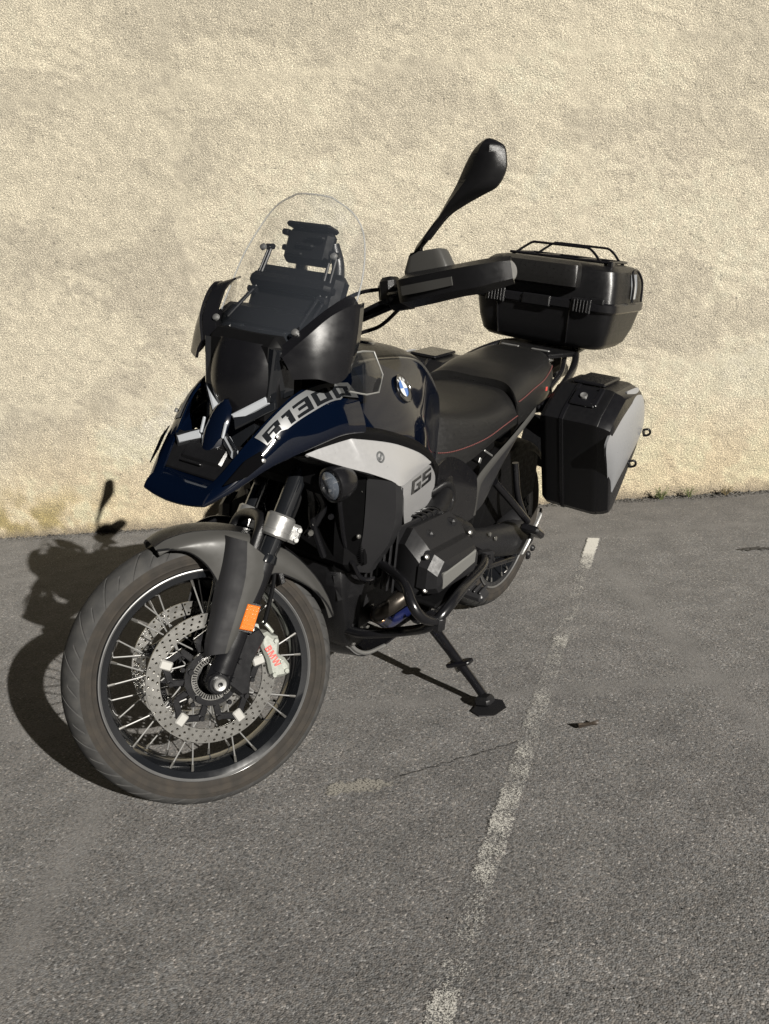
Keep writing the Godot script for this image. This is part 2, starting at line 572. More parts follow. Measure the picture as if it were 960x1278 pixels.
func build_setting() -> void:
	# asphalt
	var n1 := noise(0.55, 2); var n2 := noise(2.4, 4); var n3 := noise(9.0, 8, 3)
	var asphalt_mat := asphalt_material()
	var wall_u := Vector3(cos(WALL_TURN), 0, -sin(WALL_TURN))
	var wall_n := Vector3(sin(WALL_TURN), 0, cos(WALL_TURN))
	var gf := func(x: float, z: float) -> Array:
		var p := Vector3(x, 0, z)
		var y := 0.0
		if absf(x) < 6.0 and absf(z + 2.5) < 4.0:
			y = n2.get_noise_2d(x, z) * 0.0035 - 0.0035
		var k := 1.0 + n1.get_noise_2d(x, z) * 0.13 + n2.get_noise_2d(x, z) * 0.09 + n3.get_noise_2d(x, z) * 0.06
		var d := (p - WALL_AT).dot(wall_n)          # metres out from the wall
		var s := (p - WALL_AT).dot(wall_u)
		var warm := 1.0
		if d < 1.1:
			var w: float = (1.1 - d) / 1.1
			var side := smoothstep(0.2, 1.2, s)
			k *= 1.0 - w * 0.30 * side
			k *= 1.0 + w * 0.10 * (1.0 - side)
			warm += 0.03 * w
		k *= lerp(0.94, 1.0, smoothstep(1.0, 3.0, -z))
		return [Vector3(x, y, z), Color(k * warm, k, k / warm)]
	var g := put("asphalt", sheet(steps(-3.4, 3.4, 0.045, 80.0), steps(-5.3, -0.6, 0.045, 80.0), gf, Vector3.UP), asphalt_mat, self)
	g.set_meta("kind", "structure")

	# wall: a thick slab whose face is uneven
	var wall := holder("stucco_wall", self, Transform3D(Basis(Vector3.UP, WALL_TURN), WALL_AT))
	tag(wall, "tall cream roughcast wall behind the parked motorcycle, stained yellow near the ground", "wall")
	var stucco := stucco_material()
	var w1 := noise(0.8, 51, 5); var w2 := noise(3.2, 53, 5); var w3 := noise(11.0, 57, 3); var w4 := noise(0.45, 59, 3); var w5 := noise(14.0, 61, 4)
	var wf := func(x: float, y: float) -> Array:
		var wx := x + w2.get_noise_2d(x * 0.6, y * 0.6) * 0.25
		var wy := y + w2.get_noise_2d(x * 0.6 + 30.0, y * 0.6) * 0.18
		var patchy := w1.get_noise_2d(wx * 1.05, wy * 1.9) + 0.10 * w3.get_noise_2d(x, y * 1.6) + 0.16 * w5.get_noise_2d(x, y * 1.8)
		var sm := smoothstep(0.03, 0.13, patchy)
		var pale := smoothstep(0.10, 0.30, w1.get_noise_2d(wx * 0.9 + 50.0, wy * 1.2 + 9.0))
		var z := w2.get_noise_2d(x, y * 1.4) * 0.0048 + w3.get_noise_2d(x, y * 1.3) * 0.0032 + w5.get_noise_2d(x, y * 1.3) * 0.0016
		# slanting strokes of the float, stronger in some places than in others
		var stroke := w2.get_noise_2d((x + y) * 0.9, (x - y) * 5.0) * smoothstep(-0.1, 0.35, w4.get_noise_2d(x * 1.7 + 11.0, y * 1.7))
		var stroke2 := w2.get_noise_2d((x - 0.4 * y) * 0.8 + 40.0, (0.4 * x + y) * 4.5) * smoothstep(0.0, 0.35, w4.get_noise_2d(x * 1.7 + 31.0, y * 1.7 + 5.0))
		z += stroke * 0.0055 + stroke2 * 0.0050 * (1.15 - sm * 0.8) + sm * 0.0024
		# shallow arcs left by the trowel
		var arc := fposmod(Vector2(x - 0.6, y - 0.9).length() * 3.1 + w2.get_noise_2d(x * 0.5, y * 0.5) * 0.6, 1.0)
		z += 0.0042 * smoothstep(0.93, 1.0, arc) * smoothstep(0.05, 0.3, w4.get_noise_2d(x * 2.0, y * 2.0))
		var c := Color(0.99, 0.962, 0.868).lerp(Color(0.735, 0.71, 0.65), sm * 0.68)
		c = c.lerp(Color(1.10, 1.07, 0.96), pale * 0.55)
		c = c * (1.0 + w4.get_noise_2d(x, y) * 0.10)
		var up := smoothstep(1.0, 2.6, y)
		c = c.lerp(Color(0.80, 0.78, 0.69), up * 0.35)
		var low := 1.0 - smoothstep(0.05, 0.75 + w2.get_noise_1d(x) * 0.3, y)
		c = c.lerp(Color(1.10, 0.95, 0.68), low * 0.6)
		var moss := smoothstep(-1.35, -2.0, x) * (1.0 - smoothstep(0.10, 0.30 + w2.get_noise_2d(x * 2.0, y) * 0.15, y)) * smoothstep(-0.35, 0.2, w2.get_noise_2d(x * 1.6, y * 1.6))
		c = c.lerp(Color(0.50, 0.42, 0.15), moss * 0.85)
		var dirt := 1.0 - smoothstep(0.0, 0.07 + w3.get_noise_1d(x) * 0.06, y)
		c = c.lerp(Color(0.30, 0.26, 0.21), dirt * 0.8)
		c = c * (1.0 + w3.get_noise_2d(x, y) * 0.05)
		c.a = 1.0
		return [Vector3(x, y, z), c]
	var ys := PackedFloat32Array()
	for i in 205: ys.append(-0.05 + i * 0.0135)
	for y in [2.9, 3.1, 3.25]: ys.append(y)
	put("render_coat", sheet(steps(-3.2, 3.2, 0.0135, 7.0), ys, wf, Vector3.BACK), stucco, wall)
	var core := Mb.new()
	core.box(Vector3(0, 1.60, -0.17), Vector3(20.4, 3.30, 0.28), 0.01)
	core.box(Vector3(0, 3.295, -0.15), Vector3(20.5, 0.08, 0.42), 0.02)
	part("wall_core", core, mat(Color(0.42, 0.38, 0.30), 0.95), wall)

	# dirt and grit gathered along the foot of the wall
	var rng := RandomNumberGenerator.new()
	rng.seed = 77
	var pebble := Mb.new()
	var rows := []
	for i in 4:
		var row := PackedVector3Array()
		for k in 6:
			var an := TAU * k / 6.0 + i * 0.4
			var r: float = [0.35, 0.95, 0.9, 0.4][i]
			row.append(Vector3(cos(an) * r, [-0.5, -0.15, 0.3, 0.55][i], sin(an) * r * 0.8))
		rows.append(row)
	pebble.loft(rows)
	var grit_mat := mat(Color(1, 1, 1), 0.9)
	grit_mat.vertex_color_use_as_albedo = true
	var mm := MultiMesh.new()
	mm.transform_format = MultiMesh.TRANSFORM_3D
	mm.use_colors = true
	mm.mesh = pebble.mesh(20.0)
	var n_grit := 7400
	mm.instance_count = n_grit
	for i in n_grit:
		var s := rng.randf_range(-3.3, 3.3)
		var dense := 0.5 + 0.5 * w2.get_noise_1d(s * 0.9)
		var d: float = absf(rng.randfn(0.0, 0.018 + 0.05 * dense * dense)) + 0.004
		var p := WALL_AT + wall_u * s + wall_n * d
		var r := rng.randf_range(0.0014, 0.0052)
		if rng.randf() < 0.03: r *= 2.0
		if s > 0.55 and rng.randf() < 0.5:
			d *= 1.4
			r *= 1.5
		if i > 6500:        # scattered over the asphalt
			p = Vector3(rng.randf_range(-2.4, 2.4), 0, rng.randf_range(-4.8, -1.1))
			r = rng.randf_range(0.0010, 0.0026)
		p.y = r * 0.25 - 0.003 + (0.012 * max(0.0, 1.0 - d / 0.03) * rng.randf() if i <= 6500 else 0.0)
		mm.set_instance_transform(i, Transform3D(Basis.from_euler(Vector3(rng.randf_range(-0.5, 0.5), rng.randf() * TAU, 0)).scaled(Vector3(r, r * 0.8, r)), p))
		var c := rng.randf_range(0.03, 0.16)
		mm.set_instance_color(i, Color(c * 1.05, c * 0.97, c * 0.84))
	var grit := MultiMeshInstance3D.new()
	grit.multimesh = mm
	grit.material_override = grit_mat
	attach("gravel", grit, self)
	grit.set_meta("kind", "stuff")
	tag(grit, "loose grit and small stones gathered along the foot of the cream wall", "grit")

	# worn bay line: one thin coat of paint, eaten away between the stones
	var a0 := Vector3(1.016, 0, -4.208); var a1 := Vector3(-0.07, 0, -0.968)
	var dir := (a1 - a0).normalized()
	var across := Vector3(-dir.z, 0, dir.x)
	var line_len := a0.distance_to(a1)
	var pn := noise(7.0, 91, 4); var pn2 := noise(60.0, 95, 2)
	var lw := 64; var lh := 2048
	var lpx := PackedByteArray(); lpx.resize(lw * lh * 4)
	var n_big := noise(9.0, 191, 3); var n_mid := noise(60.0, 195, 3); var n_fine := noise(190.0, 197, 2); var n_vf := noise(420.0, 199, 1)
	# how much paint is left along the line: [metres from its far end, share]
	var keep := [[0.0, 0.0], [0.10, 0.0], [0.12, 0.95], [0.34, 0.92], [0.40, 0.70], [0.56, 0.52], [0.62, 0.18], [1.0, 0.22], [1.35, 0.24], [1.44, 0.40], [1.52, 0.20], [1.85, 0.30], [1.98, 0.42], [2.08, 0.28], [2.28, 0.48], [2.36, 0.34], [2.52, 0.46], [2.68, 0.50], [2.76, 0.32], [2.90, 0.14], [3.02, 0.18], [3.10, 0.54], [3.3, 0.44], [3.5, 0.35]]
	for yy in lh:
		var t := line_len * yy / lh
		var share := 0.0
		for k in keep.size() - 1:
			if t >= keep[k][0] and t < keep[k + 1][0]:
				share = lerp(keep[k][1], keep[k + 1][1], (t - keep[k][0]) / (keep[k + 1][0] - keep[k][0]))
		for xx in lw:
			var c := (xx / float(lw - 1) - 0.5) * 0.085
			var p := a0 + dir * t + across * c
			var v := n_big.get_noise_2d(p.x, p.z) * 0.45 + n_mid.get_noise_2d(p.x, p.z) * 0.32 + n_fine.get_noise_2d(p.x, p.z) * 0.60 + n_vf.get_noise_2d(p.x, p.z) * 0.50
			var side := smoothstep(0.022, 0.036, absf(c) + n_mid.get_noise_2d(p.x + 9.0, p.z) * 0.007)
			var a := smoothstep(0.0, 0.12, share - 0.5 + v * (0.9 if share < 0.8 else 0.55) - side * 1.2 - (0.06 if share < 0.8 else -0.05))
			if share <= 0.001: a = 0.0
			var q := (yy * lw + xx) * 4
			var gg := 1.0 + n_fine.get_noise_2d(p.z, p.x) * 0.12
			lpx[q] = int(clampf(150.0 * gg, 0, 255)); lpx[q + 1] = int(clampf(148.0 * gg, 0, 255)); lpx[q + 2] = int(clampf(142.0 * gg, 0, 255)); lpx[q + 3] = int(a * (235.0 if share > 0.8 else 215.0))
	var lmat := StandardMaterial3D.new()
	lmat.albedo_texture = ImageTexture.create_from_image(Image.create_from_data(lw, lh, false, Image.FORMAT_RGBA8, lpx))
	lmat.transparency = BaseMaterial3D.TRANSPARENCY_ALPHA
	lmat.roughness = 0.85
	var lst := SurfaceTool.new()
	lst.begin(Mesh.PRIMITIVE_TRIANGLES)
	var nl := 120
	for i in nl + 1:
		var t := line_len * i / nl
		for e in [-1.0, -0.33, 0.33, 1.0]:
			var p: Vector3 = a0 + dir * t + across * (0.0425 * e)
			p.y = n2.get_noise_2d(p.x, p.z) * 0.0035 - 0.0035 + 0.004
			lst.set_uv(Vector2((e + 1.0) * 0.5, float(i) / nl))
			lst.set_normal(Vector3.UP)
			lst.add_vertex(p)
	for i in nl:
		for e in 3:
			var a := i * 4 + e
			for k in [a, a + 4, a + 1, a + 1, a + 4, a + 5]: lst.add_index(k)
	var lo2 := put("road_marking", lst.commit(), lmat, self)
	lo2.set_meta("kind", "structure")

	# crack in the asphalt and a smear of pale mortar at its end
	var crack := Mb.new()
	var cp := []
	var from := Vector3(-0.03, 0, -2.02); var to := Vector3(0.312, 0, -2.165)
	for i in 30:
		var f := i / 29.0
		cp.append(from.lerp(to, f) + Vector3(pn.get_noise_1d(i * 3.0) * 0.006, 0.0006, pn.get_noise_1d(i * 3.0 + 400.0) * 0.012))
	for i in range(1, 6):
		cp.append(cp[29] + Vector3(0.004 * i, 0, -0.010 * i + 0.004 * (i % 2)))
	for i in cp.size() - 1:
		var wdt := 0.0012 + 0.0012 * absf(pn.get_noise_1d(i * 11.0))
		var e := Vector3(0, 0, wdt)
		crack.quad(cp[i] - e, cp[i + 1] - e, cp[i + 1] + e, cp[i] + e)
	var co := part("asphalt_crack", crack, mat(Color(0.018, 0.017, 0.016), 0.95), self)
	co.set_meta("kind", "structure")
	# the smear: a thin trowelled film with ragged edges
	var sw := 192; var shh := 96
	var spx := PackedByteArray(); spx.resize(sw * shh * 4)
	for yy in shh:
		for xx in sw:
			var u := (xx / float(sw - 1) - 0.5) * 2.0; var v := (yy / float(shh - 1) - 0.5) * 2.0
			var px := u * 0.105; var py := v * 0.055
			var d := Vector2(u, v * 1.15 + u * 0.25).length() + n_mid.get_noise_2d(px + 3.0, py) * 0.35 + n_big.get_noise_2d(px * 2.0 + 3.0, py * 2.0) * 0.45
			var a := 1.0 - smoothstep(0.50, 0.78, d)
			a *= smoothstep(-0.30, 0.05, n_fine.get_noise_2d(px * 0.8 + 7.0, py * 0.8) + 0.16)
			var q := (yy * sw + xx) * 4
			var gg := 1.0 + n_fine.get_noise_2d(py, px) * 0.14
			spx[q] = int(104.0 * gg); spx[q + 1] = int(101.0 * gg); spx[q + 2] = int(94.0 * gg); spx[q + 3] = int(a * 215.0)
	var smat := StandardMaterial3D.new()
	smat.albedo_texture = ImageTexture.create_from_image(Image.create_from_data(sw, shh, false, Image.FORMAT_RGBA8, spx))
	smat.transparency = BaseMaterial3D.TRANSPARENCY_ALPHA
	smat.roughness = 0.9
	var sst := SurfaceTool.new()
	sst.begin(Mesh.PRIMITIVE_TRIANGLES)
	for i in 9:
		for k in 5:
			var p := Vector3(-0.120 + (i / 8.0 - 0.5) * 0.21, 0.0, -2.000 + (k / 4.0 - 0.5) * 0.11)
			p.y = n2.get_noise_2d(p.x, p.z) * 0.0035 - 0.0035 + 0.004
			sst.set_uv(Vector2(i / 8.0, k / 4.0)); sst.set_normal(Vector3.UP); sst.add_vertex(p)
	for i in 8:
		for k in 4:
			var a := i * 5 + k
			for e in [a, a + 5, a + 1, a + 1, a + 5, a + 6]: sst.add_index(e)
	var so := put("mortar_smear", sst.commit(), smat, self)
	so.set_meta("kind", "structure")

	# dead leaf
	var leaf := Mb.new()
	var lr := []
	for i in 7:
		var u := i / 6.0
		var w := 0.017 * sin(PI * pow(u, 0.8)) + 0.0005
		lr.append([Vector3((u - 0.5) * 0.06, 0.012 * (u - 0.5) * (u - 0.5) * 4.0 + 0.004, -w), Vector3((u - 0.5) * 0.058, 0.001 + 0.004 * u, w * 0.1), Vector3((u - 0.5) * 0.06, 0.010 + 0.006 * sin(u * 5.0), w)])
	leaf.patch(lr, 3, 2)
	leaf.tube([Vector3(0.028, 0.004, 0), Vector3(0.04, 0.003, 0.003), Vector3(0.047, 0.004, 0.008)], 0.0007, 5)
	var lo := part("dead_leaf", leaf, worn(mat(Color(0.045, 0.030, 0.018), 0.8), 0.4, 30.0), self)
	lo.transform = Transform3D(Basis(Vector3.UP, 0.25), Vector3(0.504, 0.0, -2.216))
	tag(lo, "small dark curled leaf lying on the asphalt right of the worn white line", "leaf")
	# dark tar spot far right
	var tar := Mb.new()
	for i in 60:
		var q := Vector3(1.60 + rng.randfn(0, 0.030), 0.0, -3.73 + rng.randfn(0, 0.010))
		var ring := PackedVector3Array()
		var r := rng.randf_range(0.003, 0.008)
		for k in 7: ring.append(Vector3(q.x + cos(TAU * k / 7.0) * r * 1.6, 0.0006 + rng.randf() * 0.001, q.z + sin(TAU * k / 7.0) * r))
		tar.fan(ring, true)
	var to2 := part("tar_spot", tar, mat(Color(0.03, 0.028, 0.027), 0.7), self, 60.0)
	to2.set_meta("kind", "structure")

	# weeds rooted between wall and asphalt
	var green := mat(Color(0.13, 0.17, 0.035), 0.7)
	green.backlight_enabled = true
	green.backlight = Color(0.10, 0.14, 0.02)
	var straw := mat(Color(0.26, 0.20, 0.09), 0.8)
	var spots := [[1.53, 0.05, 26, green, "yellow-green tuft of weed at the wall foot, leftmost of three right of the pannier", 0.075],
		[1.68, 0.045, 14, green, "small dark green weed sprig at the wall foot beside a yellower tuft", 0.07],
		[1.88, 0.04, 16, straw, "dry straw-coloured weed at the wall foot near the right edge", 0.06]]
	for sp in spots:
		var base: Vector3 = WALL_AT + wall_u * sp[0] + wall_n * sp[1]
		var weed := holder("weed", self, Transform3D(Basis.IDENTITY, base))
		tag(weed, sp[4], "weed", "weeds along the foot of the wall")
		var lm := Mb.new(); var sm := Mb.new()
		for i in sp[2]:
			var an := rng.randf() * TAU
			var out := rng.randf_range(0.02, 0.055)
			var h: float = sp[5] * rng.randf_range(0.35, 1.0)
			var tip := Vector3(cos(an) * out, h, absf(sin(an)) * out * 0.7)
			sm.tube([Vector3(tip.x * 0.1, -0.005, tip.z * 0.1), tip * Vector3(0.5, 0.7, 0.5), tip], [0.0012, 0.001, 0.0005], 4)
			for j in 3:
				var b := tip * (0.45 + 0.27 * j)
				var d2 := Vector3(cos(an + j * 2.1), 0.3, sin(an + j * 2.1)).normalized()
				var wv := d2.cross(Vector3.UP).normalized() * 0.0042
				var l := rng.randf_range(0.010, 0.02)
				lm.quad(b, b + d2 * l * 0.5 + wv, b + d2 * l + Vector3(0, -0.003, 0), b + d2 * l * 0.5 - wv)
		part("leaves", lm, sp[3], weed, 20.0)
		part("stems", sm, sp[3], weed)

# ---------------------------------------------------------------- motorcycle (x forward, y up, z to its right)
var bike: Node3D
var STEER: Transform3D

func V(x: float, y: float, z: float) -> Vector3: return Vector3(x, y, z)

const AXLE := Vector3(1.518, 0.325, 0)
const RAKE := Vector3(-0.44151, 0.89726, 0)

func tyre_mesh(R: float, width: float, rim_r: float, road: bool, nseg: int) -> Array:
	# returns [tread mesh, sidewall mesh]
	var hw := width * 0.5
	var tread := Mb.new(); var side := Mb.new()
	var nc := 40
	var pr := []
	for i in nc + 1:
		var t := -1.0 + 2.0 * i / nc
		var a := t * 1.16
		var h := hw * sin(a) / sin(1.16)
		var r := R - (1.0 - cos(a)) * hw * 0.86
		pr.append([r, h, t])
	# columns run along the swept grooves: fine steps at their edges
	var rep := nseg
	var pitch := TAU * R / rep
	var cu := []
	for c in [0.25, 0.75]:
		for o in [-0.0034, -0.0028, 0.0028, 0.0034]: cu.append([c + o / pitch, c if absf(o) < 0.0031 else -1.0])
	for f in [0.0, 0.07, 0.14, 0.20, 0.31, 0.37, 0.44, 0.5, 0.57, 0.64, 0.70, 0.81, 0.87, 0.94]: cu.append([f, -1.0])
	cu.sort_custom(func(p, q): return p[0] < q[0])
	var rows := []
	for i in nc + 1:
		var row := PackedVector3Array()
		var r: float = pr[i][0]; var t: float = pr[i][2]
		var at := absf(t)
		for k in rep:
			for q in cu:
				var an: float = (k + q[0] + (at * 0.50 + at * at * 0.15) * (-1.0 if road else 1.0)) * TAU / rep
				var dep := 0.0
				if q[1] > 0.0:
					var main: bool = (q[1] < 0.5) == (t < 0.0)
					if main and at > 0.06 and at < 0.96: dep = 0.0095
					elif not main and at > 0.50 and at < 0.86: dep = 0.0055
				row.append(Vector3(cos(an) * (r - dep), sin(an) * (r - dep), pr[i][1]))
		rows.append(row)
	tread.grid(rows, true)
	var e0: Array = pr[nc]
	for s in [-1.0, 1.0]:
		var p := [[e0[0], hw * s], [e0[0] - 0.007, (hw + 0.0015) * s], [e0[0] - 0.010, (hw + 0.0022) * s], [e0[0] - 0.0105, (hw + 0.0012) * s]]
		var r0: float = e0[0] - 0.0105
		for i in range(1, 13):
			var f := i / 12.0
			var bulge := 0.0018 if (i == 5 or i == 10) else 0.0
			p.append([lerp(r0, rim_r, f), (hw + 0.0012 + bulge - 0.017 * pow(f, 1.6)) * s])
		p.append([rim_r - 0.004, (hw - 0.02) * s])
		var prof := []
		for q in p: prof.append([q[0], q[1]])
		if s < 0.0: prof.reverse()
		side.lathe(prof, 160)
	return [tread, side]

func rim_mesh(r: float, w: float) -> Mb:
	var m := Mb.new()
	var h := w * 0.5
	m.lathe([[r - 0.006, -h], [r + 0.001, -h - 0.003], [r + 0.003, -h + 0.001], [r - 0.010, -h + 0.006], [r - 0.014, -h * 0.6], [r - 0.012, 0.0], [r - 0.014, h * 0.6], [r - 0.010, h - 0.006], [r + 0.003, h - 0.001], [r + 0.001, h + 0.003], [r - 0.006, h], [r - 0.020, h - 0.004], [r - 0.026, h * 0.66], [r - 0.034, h * 0.25], [r - 0.034, -h * 0.25], [r - 0.026, -h * 0.66], [r - 0.020, -h + 0.004]], 120, Transform3D.IDENTITY, true)
	return m

# a drilled ring: real holes
func drilled_ring(ri: float, ro: float, th: float, rows_: int, cols: int) -> Mb:
	var m := Mb.new()
	var dr := (ro - ri) / rows_
	var da := TAU / cols
	for zz in [-th * 0.5, th * 0.5]:
		for i in rows_:
			for j in cols:
				var r0 := ri + dr * i; var a0 := da * j + (da * 0.33 * i)
				var rc := r0 + dr * 0.5; var ac := a0 + da * 0.5
				var hole := 0.0032
				var sq := [[0.0, 0.0], [0.5, 0.0], [1.0, 0.0], [1.0, 0.5], [1.0, 1.0], [0.5, 1.0], [0.0, 1.0], [0.0, 0.5]]
				var ou := PackedVector3Array(); var inn := PackedVector3Array()
				for q in sq:
					var rr: float = r0 + dr * q[0]; var aa: float = a0 + da * q[1]
					var o := Vector3(cos(aa) * rr, sin(aa) * rr, zz)
					var c := Vector3(cos(ac) * rc, sin(ac) * rc, zz)
					ou.append(o)
					inn.append(c + (o - c).normalized() * hole)
				for k in 8:
					var k2 := (k + 1) % 8
					m._q(ou[k], ou[k2], inn[k2], inn[k], zz > 0.0)
					if zz > 0.0:
						var dz := Vector3(0, 0, -th)
						m.quad(inn[k], inn[k2], inn[k2] + dz, inn[k] + dz)
	m.lathe([[ro, -th * 0.5], [ro, th * 0.5]], 160)
	m.lathe([[ri, th * 0.5], [ri, -th * 0.5]], 160)
	return m

func wheel(called: String, c: Vector3, xf: Transform3D, R: float, width: float, rim_r: float, front: bool) -> Node3D:
	var w := holder(called, bike, xf * Transform3D(Basis.IDENTITY, c))
	var t := tyre_mesh(R, width, rim_r, front, 22)
	part("tread", t[0], M.rubber, w, 28.0)
	part("sidewall", t[1], M.sidewall, w)
	part("rim", rim_mesh(rim_r + 0.004, width - 0.014), M.gloss, w)
	var lipm := Mb.new()
	for s in [-1.0, 1.0]:
		var hh: float = (width - 0.014) * 0.5 * s
		lipm.lathe([[rim_r - 0.0015, hh + 0.0003 * s], [rim_r + 0.0022, hh + 0.0036 * s], [rim_r + 0.0045, hh + 0.003 * s]] if s > 0.0 else [[rim_r + 0.0045, hh - 0.003], [rim_r + 0.0022, hh - 0.0036], [rim_r - 0.0015, hh - 0.0003]], 120)
	part("rim_edge", lipm, M.rim_edge, w)
	# hub
	var hub := Mb.new()
	hub.lathe([[0.012, -0.062], [0.036, -0.060], [0.050, -0.052], [0.056, -0.046], [0.056, -0.040], [0.040, -0.030], [0.034, 0.0], [0.040, 0.030], [0.056, 0.040], [0.056, 0.046], [0.050, 0.052], [0.036, 0.060], [0.012, 0.062]], 40)
	part("hub", hub, M.engine, w)
	# spokes
	var sp := Mb.new()
	sp.cyl(Vector3.ZERO, Vector3(0, 1, 0), 0.0018, 0.0018, 6)
	var nip := Mb.new()
	var spm := sp.mesh()
	var n := 36
	var hz := (width - 0.014) * 0.5 - 0.006
	for i in n:
		var s := -1.0 if i % 2 == 0 else 1.0
		var pairk := i / 2
		var a := TAU * (pairk + 0.5 * (i % 2)) / (n / 2) + 0.05
		var lean := 0.62 if pairk % 2 == 0 else -0.62
		var shift := 0.055 if pairk % 2 == 0 else -0.055
		var p1 := Vector3(cos(a + shift) * (rim_r - 0.018), sin(a + shift) * (rim_r - 0.018), s * hz)
		var p0 := Vector3(cos(a + lean) * 0.053, sin(a + lean) * 0.053, s * 0.043)
		var y := p1 - p0
		var x := y.cross(Vector3.BACK).normalized()
		put("spoke", spm, M.spoke if front else M.black_spoke, w, Transform3D(Basis(x, y, x.cross(y.normalized())), p0))
		nip.cyl(p1, p1 - y.normalized() * 0.016, 0.0034, 0.003, 6)
	part("spoke_nipples", nip, M.steel, w).set_meta("kind", "stuff")
	return w

func build_front_wheel() -> void:
	var w := wheel("front_wheel", AXLE, STEER, 0.3255, 0.122, 0.250, true)
	for s in [-1.0, 1.0]:
		var z: float = 0.076 * s
		var ring := drilled_ring(0.122, 0.1545, 0.0048, 3, 44)
		put("brake_disc", ring.mesh(25.0), M.steel, w, Transform3D(Basis(Vector3.BACK, 0.2), Vector3(0, 0, z)))
		var sp := Mb.new()
		sp.lathe([[0.040, z - 0.004], [0.066, z - 0.004], [0.066, z + 0.004], [0.040, z + 0.004]], 48, Transform3D.IDENTITY, true)
		for i in 5:
			var a := deg_to_rad(27.0 + 72.0 * i)
			var b := Basis(Vector3.BACK, a)
			# forked arm
			for k in [-1.0, 1.0]:
				sp.plate([b * Vector3(0.060, 0.020 * k, z), b * Vector3(0.060, 0.036 * k, z), b * Vector3(0.092, 0.047 * k, z), b * Vector3(0.112, 0.020 * k, z), b * Vector3(0.123, 0.010 * k, z), b * Vector3(0.123, 0.001 * k, z), b * Vector3(0.104, 0.005 * k, z), b * Vector3(0.086, 0.029 * k, z)], Vector3(0, 0, -0.007 * s), 0.0015)
			var bob := Mb.new()
			bob.box(b * Vector3(0.116, 0.0, z + 0.003 * s), Vector3(0.030, 0.022, 0.009), 0.003, b)
			part("disc_mount", bob, M.bobbin, w)
			bolt(sp, b * Vector3(0.055, 0.0, z + 0.003 * s), Vector3(0, 0, s), 0.008)
			for q in 3:
				var b2 := Basis(Vector3.BACK, a + (q - 1) * 0.42)
				bolt(sp, b2 * Vector3(0.098 if q != 1 else 0.075, 0.0, z + 0.001 * s), Vector3(0, 0, s), 0.0065)
		part("disc_carrier", sp, M.satin, w)
	# sensor ring
	var sr := Mb.new()
	for i in 48:
		var b := Basis(Vector3.BACK, TAU * i / 48.0)
		sr.box(b * Vector3(0.0445, 0, -0.0835), Vector3(0.011, 0.0032, 0.002), 0.0005, b)
	sr.lathe([[0.0385, -0.0845], [0.0395, -0.0845], [0.0395, -0.082], [0.0385, -0.082]], 60, Transform3D.IDENTITY, true)
	sr.lathe([[0.0495, -0.0845], [0.0515, -0.0845], [0.0515, -0.082], [0.0495, -0.082]], 60, Transform3D.IDENTITY, true)
	part("sensor_ring", sr, M.steel, w)

